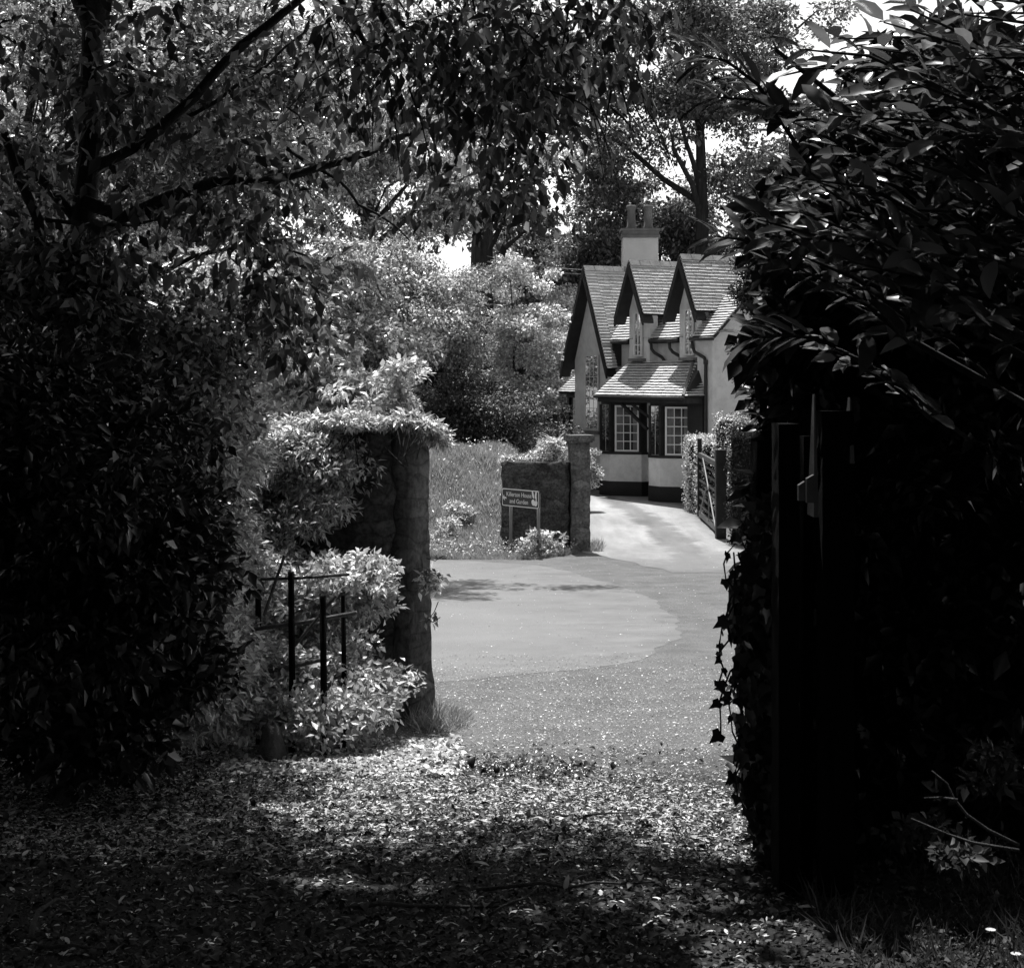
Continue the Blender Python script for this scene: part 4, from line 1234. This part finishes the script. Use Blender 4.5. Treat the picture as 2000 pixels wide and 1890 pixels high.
# overhanging tree: trunks at left, limbs crossing the top
oh = thing('overhanging_tree', 'dark leaning tree at left whose long limbs cross the top of the view', 'tree', (hx(170, 8.6), 8.6, float(gz(-2.2, 8.6))))
mb = MB()
def limb(pts, Y, r0, r1, n=8):
    q = [P(p[0], p[1], p[2] if len(p) > 2 else Y) for p in pts]
    rs = [r0 + (r1 - r0) * i / (len(q) - 1) for i in range(len(q))]
    # densify
    Q, R_ = [], []
    for i in range(len(q) - 1):
        for s in (0, .5):
            Q.append(q[i].lerp(q[i + 1], s) + (Vector(RNG.normal(0, .008, 3)) if s else Vector((0, 0, 0)))); R_.append(rs[i] * (1 - s) + rs[i + 1] * s)
    Q.append(q[-1]); R_.append(rs[-1])
    mb.tube(Q, R_, n)
base_py = 735 + F_PX * (EYE - float(gz(-2.2, 8.6))) / 8.6 + 40
limb([(170, base_py), (165, 1100), (160, 800), (160, 520), (172, 340), (178, 150), (190, -60)], 8.6, .085, .05, 10)
limb([(110, base_py), (90, 800), (82, 560), (75, 430), (30, 330), (8, 260)], 8.4, .035, .022)
limb([(166, 600), (150, 430), (60, 330), (-60, 250)], 8.6, .035, .02)
limb([(165, 395), (240, 425), (330, 385), (420, 355), (470, 350), (520, 352), (600, 335), (660, 318), (720, 300), (760, 272), (850, 240)], 8.5, .038, .012)
limb([(172, 330), (280, 280), (380, 190), (470, 90), (560, 20), (640, -60)], 8.3, .03, .02)
limb([(175, 290), (330, 240), (420, 200), (520, 130), (600, 60)], 8.6, .016, .006)
limb([(700, -80), (740, 20), (800, 120), (850, 205), (930, 260), (1010, 330)], 8.2, .028, .008)
limb([(640, -40), (720, 100), (780, 105)], 8.2, .02, .008)
limb([(560, 290), (660, 350), (700, 400), (770, 440), (800, 470)], 8.7, .012, .004)
limb([(900, -60), (985, 60), (995, 160)], 8.0, .018, .006)
limb([(1080, -60), (1110, 80), (1180, 200), (1240, 260)], 8.0, .014, .005)
limb([(90, 430), (260, 440), (330, 425)], 8.4, .012, .006)
limb([(165, 700), (250, 560), (380, 500), (520, 470), (600, 500)], 8.9, .02, .006)
# big limbs running overhead towards and behind the camera
for tgt in ((-.5, 5.0, 4.6), (-2.5, 4.0, 5.0), (-.2, 2.0, 5.2)):
    a = P(185, 60, 8.6)
    b = Vector(tgt)
    mb.tube([a, a.lerp(b, .4) + Vector((0, 0, .5)), a.lerp(b, .7) + Vector((0, 0, .5)), b], [.06, .05, .035, .015], 7, False)
mb.build('trunk', M['bark'], oh, True)
foliage('crown', [pv(1060, 130, 7.3, 260, 170, .5), pv(880, 200, 7.5, 240, 130, .5), pv(760, 60, 7.2, 220, 110, .5), pv(1180, 60, 7.2, 130, 90, .4), pv(950, 380, 7.6, 110, 60, .3)],
        290, .24, 11, .072, M['leaf_dim'], oh, 'simple', 91, .0, droop=.9)
rng = np.random.default_rng(991)
for k_ in range(70):                        # fine hanging twigs that carry the leaves
    a = P(rng.uniform(560, 1300), rng.uniform(-60, 220), rng.uniform(6.9, 7.8))
    b = a + Vector((rng.normal(.05, .16), rng.normal(0, .1), rng.uniform(-.45, -.1)))
    mb2 = MB() if k_ == 0 else mb2
    mb2.tube([a, a.lerp(b, .5) + Vector((0, 0, .04)), b], [.005, .0035, .0015], 5, False)
mb2.build('twig', M['bark'], oh)
foliage('crown', [pv(240, 180, 8.4, 300, 200, .5), pv(120, 500, 8.4, 200, 180, .5), pv(500, 600, 8.9, 190, 110, .5), pv(560, 320, 8.7, 150, 90, .4), pv(420, 420, 8.6, 150, 120, .4)],
        250, .18, 17, .08, M['leaf_dim'], oh, 'simple', 92, .0, droop=.7)
HOLES = [(790, 1735, .13), (640, 1722, .10), (560, 1700, .09), (300, 1690, .12), (120, 1725, .08), (1090, 1662, .10), (1220, 1772, .13), (1330, 1735, .12), (600, 1828, .10), (920, 1862, .12), (430, 1790, .07), (1420, 1825, .14), (240, 1850, .10), (30, 1830, .09), (1010, 1790, .09), (1120, 1700, .07)]
def sun_holes(p):
    k = np.ones(len(p), dtype=bool)
    S_ = np.array(SUN)
    for hx_, hy_, r_ in HOLES:
        gx, gy = ground_pt(hx_, hy_)
        o_ = np.array([gx, gy, float(gz(gx, gy))])
        d_ = p - o_
        q_ = d_ - (d_ @ S_)[:, None] * S_
        rad = r_ * (.80 + .45 * np.sin(np.arctan2(q_[:, 1], q_[:, 0]) * 3 + hx_))
        q_[:, 0] *= .36                                     # wider than deep
        k &= np.linalg.norm(q_, axis=1) > rad
    return k
canopy_sun_gaps = lambda p: sun_holes(p) & laurel_sun_gap(p)
laurel_sun_gap = lambda p: ~((p[:, 0] > .25) & (p[:, 0] < 1.9) & (p[:, 1] > 4.4) & (p[:, 1] < 7.2) & (np.sin(p[:, 0] * 9) + np.sin(p[:, 1] * 7) > -1.85))  # opening cut in the unseen canopy so sun reaches the laurel
for k_, (vv, nc, pr) in enumerate((([(Vector((-3.2, 6.0, 5.3)), (2.6, 2.7, 1.1)), (Vector((-.6, 5.7, 5.4)), (2.4, 2.5, 1.1)), (Vector((-3.0, 8.4, 4.9)), (1.7, 1.6, .8)), (Vector((2.2, 4.3, 5.3)), (2.4, 2.4, 1.1))], 1120, 190),
                                  ([(Vector((0, .8, 5.2)), (5, 3.2, 1.3)), (Vector((-4.4, 7.6, 4.6)), (1.6, 2.6, 1.3)), (Vector((4.6, 6.4, 5.0)), (1.8, 3.2, 1.3))], 520, 150))):
    foliage('crown', vv, nc, .36, pr, .13, M['leaf_dark'], oh, 'simple', 93 + k_, .0, droop=.3, keep=canopy_sun_gaps, gaps=False)

for k_, (bx_, by_, vv, lab) in enumerate((  # unseen evergreens added to block ambient light and darken the foreground
        (-6.0, 2.0, [(Vector((-6.2, 3.0, 2.6)), (1.8, 5.0, 3.0)), (Vector((-5.5, -2.0, 2.8)), (1.8, 3.0, 3.2))], 'added unseen evergreen left of the viewer, blocking ambient light'),
        (0.5, -5.5, [(Vector((0.0, -5.5, 2.6)), (5.0, 1.6, 3.4))], 'added unseen evergreen behind the viewer, blocking ambient light'),
        (5.8, 1.0, [(Vector((5.8, 1.5, 2.6)), (1.8, 5.0, 3.0))], 'added unseen evergreen right of the viewer, blocking ambient light'))):
    tree('added_evergreen', lab, 'tree', (bx_, by_), vv, 420, .55, 130, .17, M['leaf_dark'], tr=.14, top=Vector((bx_, by_, 4.5)), seed=300 + k_, shell=.1, group='added evergreens that darken the lane')

# ------------------------------------------------------------------ vegetation: near right
la = thing('laurel_bush', 'glossy large leaved laurel reaching in over the top right', 'bush', (1.9, 4.6, float(gz(1.9, 4.6))))
mb = MB()
rng = np.random.default_rng(95)
root = Vector((2.5, 4.9, float(gz(2.5, 4.9)) - .1))
tips = []
posL, ydL, zdL, szL = [], [], [], []
for k in range(125):
    px = 1440 + 590 * rng.random() ** .8
    lo_y = np.interp(px, [1430, 1520, 1620, 1800, 2000], [420, 600, 740, 560, 480])
    hi_y = np.interp(px, [1400, 1500, 1600, 1700, 2000], [300, 130, 60, 10, -40])
    if k % 9 == 0 and px < 1650: hi_y += 60
    py = hi_y + (lo_y - hi_y) * (round(rng.random() * 4) / 4 * .9 + .1 * rng.random())      # tiers of shoots
    Y_ = rng.uniform(3.8, 4.6)
    tip = P(px, py, Y_)
    st = tip + Vector((rng.uniform(.25, .5), rng.uniform(-.1, .2), rng.uniform(-.25, .02)))
    mid = st.lerp(tip, .5) + Vector((0, 0, .03))
    mb.tube([st, mid, tip], [.006, .0045, .002], 5, False)
    ax = (tip - st).normalized()
    for j in range(9):
        s = .1 + .9 * j / 8
        p = st.lerp(tip, s) + Vector((0, 0, .03 * math.sin(s * 3)))
        side = ax.cross(Vector((0, 0, 1))).normalized() * (1 if j % 2 else -1)
        d = ax * rng.uniform(.5, 1.0) + side * rng.uniform(.5, 1.1) + Vector((0, 0, rng.normal(-.1, .35)))
        posL.append(tuple(p)); ydL.append(tuple(d)); zdL.append((rng.normal(0, .45), rng.normal(-.7, .55), 1)); szL.append(rng.uniform(.08, .15))
for k in range(16):
    tpx, tpy = rng.uniform(1500, 1980), rng.uniform(50, 600)
    b = P(tpx, tpy, 4.5)
    m_ = root.lerp(b, .5) + Vector((rng.normal(.5, .1), rng.normal(.3, .1), .35))
    mb.tube([root, root.lerp(m_, .5), m_, m_.lerp(b, .5), b], [.03, .025, .018, .012, .006], 7, False)
# the two bare shoots that stick out to the left
for pts_ in (((1560, 290), (1480, 165), (1420, 120), (1372, 108)), ((1560, 225), (1470, 195), (1400, 190)), ((1520, 520), (1450, 468), (1400, 462)), ((1600, 660), (1530, 655), (1470, 660))):
    q = [P(*p_, 4.0) for p_ in pts_]
    mb.tube(q, [.006, .005, .004, .002][:len(q)] if len(q) == 4 else [.005, .004, .002], 5, False)
    for a, b in zip(q[:-1], q[1:]):
        for s in (.2, .6, .95):
            ax = (b - a).normalized()
            for sg_ in (-1, 1):
                posL.append(tuple(a.lerp(b, s))); ydL.append(tuple(ax + Vector((0, rng.normal(0, .4), sg_ * rng.uniform(.3, .9))))); zdL.append((rng.normal(0, .4), -.3, 1)); szL.append(rng.uniform(.08, .13))
mb.build('stem', M['bark'], la, True)
leaves('foliage', np.array(posL), np.array(ydL), np.array(zdL), np.array(szL), 'long', M['leaf_laurel'], la, True)
# dense black shrub behind the gate and laurel
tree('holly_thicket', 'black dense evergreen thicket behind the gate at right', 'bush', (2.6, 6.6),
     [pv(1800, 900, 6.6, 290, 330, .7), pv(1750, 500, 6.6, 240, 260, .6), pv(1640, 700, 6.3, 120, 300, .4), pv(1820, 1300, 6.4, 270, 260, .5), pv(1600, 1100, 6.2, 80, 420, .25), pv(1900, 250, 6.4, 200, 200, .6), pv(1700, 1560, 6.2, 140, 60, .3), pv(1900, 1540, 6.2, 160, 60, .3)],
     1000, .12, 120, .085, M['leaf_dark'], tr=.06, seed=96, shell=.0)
tw = MB()
for (px, py, Y_, r1, r2, r3) in ((1790, 950, 7.2, .7, .3, 1.0), (1620, 1150, 6.7, .2, .15, .9), (1780, 450, 7.2, .6, .3, .6)):
    c = P(px, py, Y_)
    for i in range(170):
        d = rnd_dirs(2, 1, RNG)
        a = c + Vector((d[0][0] * r1, d[0][1] * r2, d[0][2] * r3)); b = c + Vector((d[1][0] * r1, d[1][1] * r2, d[1][2] * r3))
        tw.tube([a, a.lerp(b, .5) + Vector(RNG.normal(0, .05, 3)), b], .008, 4, False)
tag(tw.build('bramble_tangle', M['bark']), 'tangle of thin dark stems inside the thicket behind the gate', 'brambles')

# ivy-clad stump post with a small box, right of the gateway
ivp = thing('ivy', 'dark ivy hanging in ragged strands down the right side of the gateway', 'ivy', (hx(1470, 5.9), 5.9, float(gz(.9, 5.9))))
def edge_x(py):
    return np.interp(py, [960, 1040, 1110, 1200, 1300, 1450, 1600, 1680], [1490, 1470, 1440, 1440, 1440, 1440, 1465, 1480])
rng = np.random.default_rng(97)
n = 2600
py = rng.uniform(960, 1690, n); ex_ = edge_x(py)
px = ex_ + (1560 - ex_) * rng.random(n) ** .75
thin = (py > 1230) & (py < 1420) & (px < 1500)
k = (~thin) | (rng.random(n) < .45)
px, py = px[k], py[k]
Yv = rng.uniform(5.7, 6.1, len(px))
pos = np.stack([(px - 1000) / F_PX * Yv, Yv, EYE - (py - HOR) / F_PX * Yv], -1)
yd = rnd_dirs(len(px), 1, rng) * .6 + np.array([0, 0, -1.]); zd = rnd_dirs(len(px), .5, rng) * .8 + np.array([0, -.9, .3])
leaves('foliage', pos, yd, zd, .052 * rng.uniform(.5, 1.2, len(px)), 'ivy', M['leaf_ivy'], ivp)
mb = MB()
posT = []
for kx in range(30):
    x0, y0 = rng.uniform(1425, 1520), rng.uniform(1000, 1400)
    q = [P(x0, y0, 5.9)]
    cx_, cy_ = x0, y0
    for j in range(int(rng.integers(4, 10))):
        cx_ += rng.normal(-1.0, 9); cy_ += rng.uniform(18, 40)
        cx_ = max(cx_, 1405)
        if cy_ > 1660: break
        q.append(P(cx_, cy_, 5.9 + rng.normal(0, .02)))
        if rng.random() < .8: posT.append(tuple(q[-1]))
    if len(q) > 1: mb.tube(q, [.0035] * len(q), 4, False)
mb.build('stem', M['bark'], ivp)
pt = np.array(posT); nn = len(pt)
leaves('foliage', pt, rnd_dirs(nn, 1, rng) * .8 + np.array([-.3, 0, -.8]), rnd_dirs(nn, .5, rng) * .7 + np.array([0, -.9, .3]), .055 * rng.uniform(.5, 1.15, nn), 'ivy', M['leaf_ivy'], ivp)
Yb = 6.15
mb = MB()
a, b = P(1452, 1115, Yb), P(1520, 1288, Yb)
mb.box(a.x, b.x, Yb, Yb + .2, b.z, a.z); mb.box(a.x - .03, b.x, Yb + .05, Yb + .2, P(0, 1262, Yb).z, P(0, 1135, Yb).z)
tag(mb.build('post_box', M['timber_dark']), 'small dark box fixed in the ivy beside the gateway', 'box')
mb = MB(); a, b = P(1490, 1000, 6.05), P(1522, 1700, 6.05)
rough_block(mb, a.x, b.x, 6.2, 6.4, float(gz(.95, 6.2)) - .1, EYE - .25, lambda x, y, z: Vector((x, y, z)), 98, .01, .08)
tag(mb.build('stump_post', M['timber_dark'], None, True), 'old post buried in hanging ivy beside the gateway', 'post')

# ------------------------------------------------------------------ leaf litter, twigs, daisies
def litter(name, n, fx, size, mat, seed, tpl='curl', lift=.006, tilt=.35):
    rng = np.random.default_rng(seed)
    X, Y = fx(rng, n)
    m_ = len(X)
    pos = np.stack([X, Y, gz(X, Y) + lift + rng.random(m_) * size * .15], -1)
    yd = rnd_dirs(m_, .22, rng); zd = rnd_dirs(m_, 1, rng) * tilt + np.array([0, 0, 1.])
    o = leaves(name, pos, yd, zd, size * np.clip(rng.lognormal(-.1, .4, m_), .3, 2.2), tpl, mat)
    o['kind'] = 'stuff'
    return o
def wedge(y0, y1, x0, x1, p=1.0, drop=0):
    def f(rng, n):
        Y = y0 + (y1 - y0) * rng.random(n) ** p
        X = (x0 + (x1 - x0) * rng.random(n) - 1000) / F_PX * Y
        if drop:
            k = rng.random(n) > drop * sstep(Y + .9 * (X + .2), 6.2, 9.6)
            X, Y = X[k], Y[k]
        return X, Y
    return f
litter('leaf_litter', 90000, wedge(5.9, 10.6, -150, 1560, 1.0, 1.0), .022, M['litter'], 110, 'long')  # pale litter crowded into the sunlit stretch to paint it brighter
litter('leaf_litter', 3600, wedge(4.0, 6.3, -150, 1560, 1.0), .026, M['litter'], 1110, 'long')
litter('leaf_litter', 34000, wedge(4.0, 9.4, -150, 2050, 1.1, .9), .022, M['litter_shade'], 111, 'curl', .006, .5)  # dark litter over the near ground deepens its shade by colour
litter('leaf_crumbs', 19000, wedge(7.0, 14.0, 560, 1560, 1.0), .0125, M['litter'], 112, 'simple')
litter('leaf_crumbs', 15000, wedge(7.0, 15.0, 560, 1560, 1.0), .013, M['leaf_dusk'], 1112, 'simple')
litter('leaf_crumbs', 2000, wedge(11.0, 30.0, 850, 1560, 1.2), .016, M['litter'], 113, 'simple')
litter('leaf_crumbs', 9000, wedge(8.0, 9.6, 440, 900, 1.0), .026, M['litter'], 114, 'curl')
# small dark clods scattered where the litter thins out
def clods(rng, n):
    X, Y = ground_pt(1000, 1515)[0] + rng.normal(.05, .26, n), ground_pt(1000, 1505)[1] + rng.normal(0, .22, n)
    return X, Y
litter('dark_debris', 380, clods, .035, M['leaf_dark'], 115, 'curl')

def twig(pts, r, lab):
    q = []
    for (px, py, h) in pts:
        X, Y = ground_pt(px, py)
        q.append(Vector((X, Y, float(gz(X, Y)) + .012 + h)))
    q2 = [q[0]]
    for a, b in zip(q[:-1], q[1:]):
        q2 += [a.lerp(b, .5) + Vector(RNG.normal(0, .006, 3)), b]
    mb = MB().tube(q2, [r * (1 - .6 * i / (len(q2) - 1)) for i in range(len(q2))], 6)
    tag(mb.build('fallen_twig', M['bark_mid'], None, True), lab, 'twig', 'fallen twigs on the leaf litter')
twig([(930, 1745, 0), (1060, 1742, .02), (1160, 1735, .01), (1280, 1728, 0)], .008, 'long straight fallen twig lying across the litter at lower centre right')
twig([(680, 1780, 0), (800, 1782, .01), (930, 1778, 0), (1010, 1770, 0)], .009, 'dark fallen twig stretching across the shaded litter at lower centre')
twig([(795, 1735, 0), (815, 1750, .05), (840, 1735, .03), (850, 1728, .0)], .005, 'short bent twig arching above the litter left of the forked ones')
twig([(865, 1785, 0), (878, 1750, .10), (900, 1740, .12), (925, 1765, .02)], .005, 'arched forked twig standing up from the litter at lower centre')
twig([(915, 1765, .0), (925, 1790, .02), (930, 1800, .0)], .005, 'small twig propped against the arched one')
twig([(955, 1795, .0), (1000, 1780, .02), (1050, 1758, .03), (1060, 1750, .0)], .005, 'pale curved twig right of the arched one')
twig([(60, 1840, 0), (75, 1812, .04), (110, 1795, .05), (145, 1782, .03)], .009, 'thick pale stick in the lower left corner')
twig([(70, 1855, 0), (140, 1860, .01), (220, 1862, 0)], .008, 'dark stick lying below the pale one in the lower left corner')
twig([(430, 1705, 0), (480, 1720, .02), (520, 1738, 0)], .008, 'short stick in deep shade left of centre')
twig([(1080, 1595, 0), (1160, 1600, .01), (1240, 1592, 0)], .007, 'twig lying where the sunlit litter meets the shade at right')
# bare branch sprays in the lower right corner
def spray(pts_, lab, Y_=4.9):
    q = [P(*p_, Y_) for p_ in pts_]
    tag(MB().tube(q, [.006 * (1 - .6 * i / (len(q) - 1)) for i in range(len(q))], 6).build('bare_branch', M['bark_mid'], None, True), lab, 'branch', 'bare branches at lower right')
spray([(1990, 1650), (1930, 1620), (1888, 1590), (1862, 1558), (1850, 1530), (1820, 1505)], 'curved bare branch rising at lower right, the tallest of three')
spray([(1870, 1562), (1840, 1557), (1805, 1558)], 'short side branch joining the tallest bare branch', 4.88)
spray([(1990, 1660), (1900, 1645), (1850, 1628), (1780, 1598)], 'low straight bare branch below the curved one at lower right', 4.8)
# low plants lower right
for k, (px, py, Y_, lab) in enumerate(((1770, 1610, 5.3, 'small shaded plant under the bare branches at lower right'), (1930, 1500, 5.2, 'shaded plant near the right edge above the bare branches'), (1880, 1650, 4.9, 'low leafy plant near the right edge below the bare branches'))):
    x_ = hx(px, Y_)
    tree('weed_plant', lab, 'plant', (x_, Y_), [(P(px, py, Y_), (.10, .10, .07))], 14, .04, 22, .04, M['grass_dark'], tr=.005, seed=120 + k, group='weeds in the shade')
# daisies
def daisy(px, py, Y_, lab):
    c = P(px, py, Y_)
    z0 = float(gz(c.x, c.y))
    t = thing('daisy', lab, 'flower', (c.x, c.y, z0), 'daisies in the grass')
    mb = MB().tube([Vector((c.x, c.y, z0 - .01)), c], .002, 5); mb.build('stem', M['grass_dark'], t)
    n = 18
    a = np.linspace(0, 2 * math.pi, n, endpoint=False)
    yd = np.stack([np.cos(a), np.sin(a), np.full(n, .15)], -1)
    zd = np.tile([0, -.5, 1.], (n, 1))
    leaves('petals', np.tile(np.array(c), (n, 1)), yd, zd, np.full(n, .015), 'simple', M['petal'], t)
daisy(1935, 1815, 4.6, 'white daisy in shade, the left of two near the lower right corner')
daisy(1984, 1862, 4.45, 'white daisy at the very lower right corner')
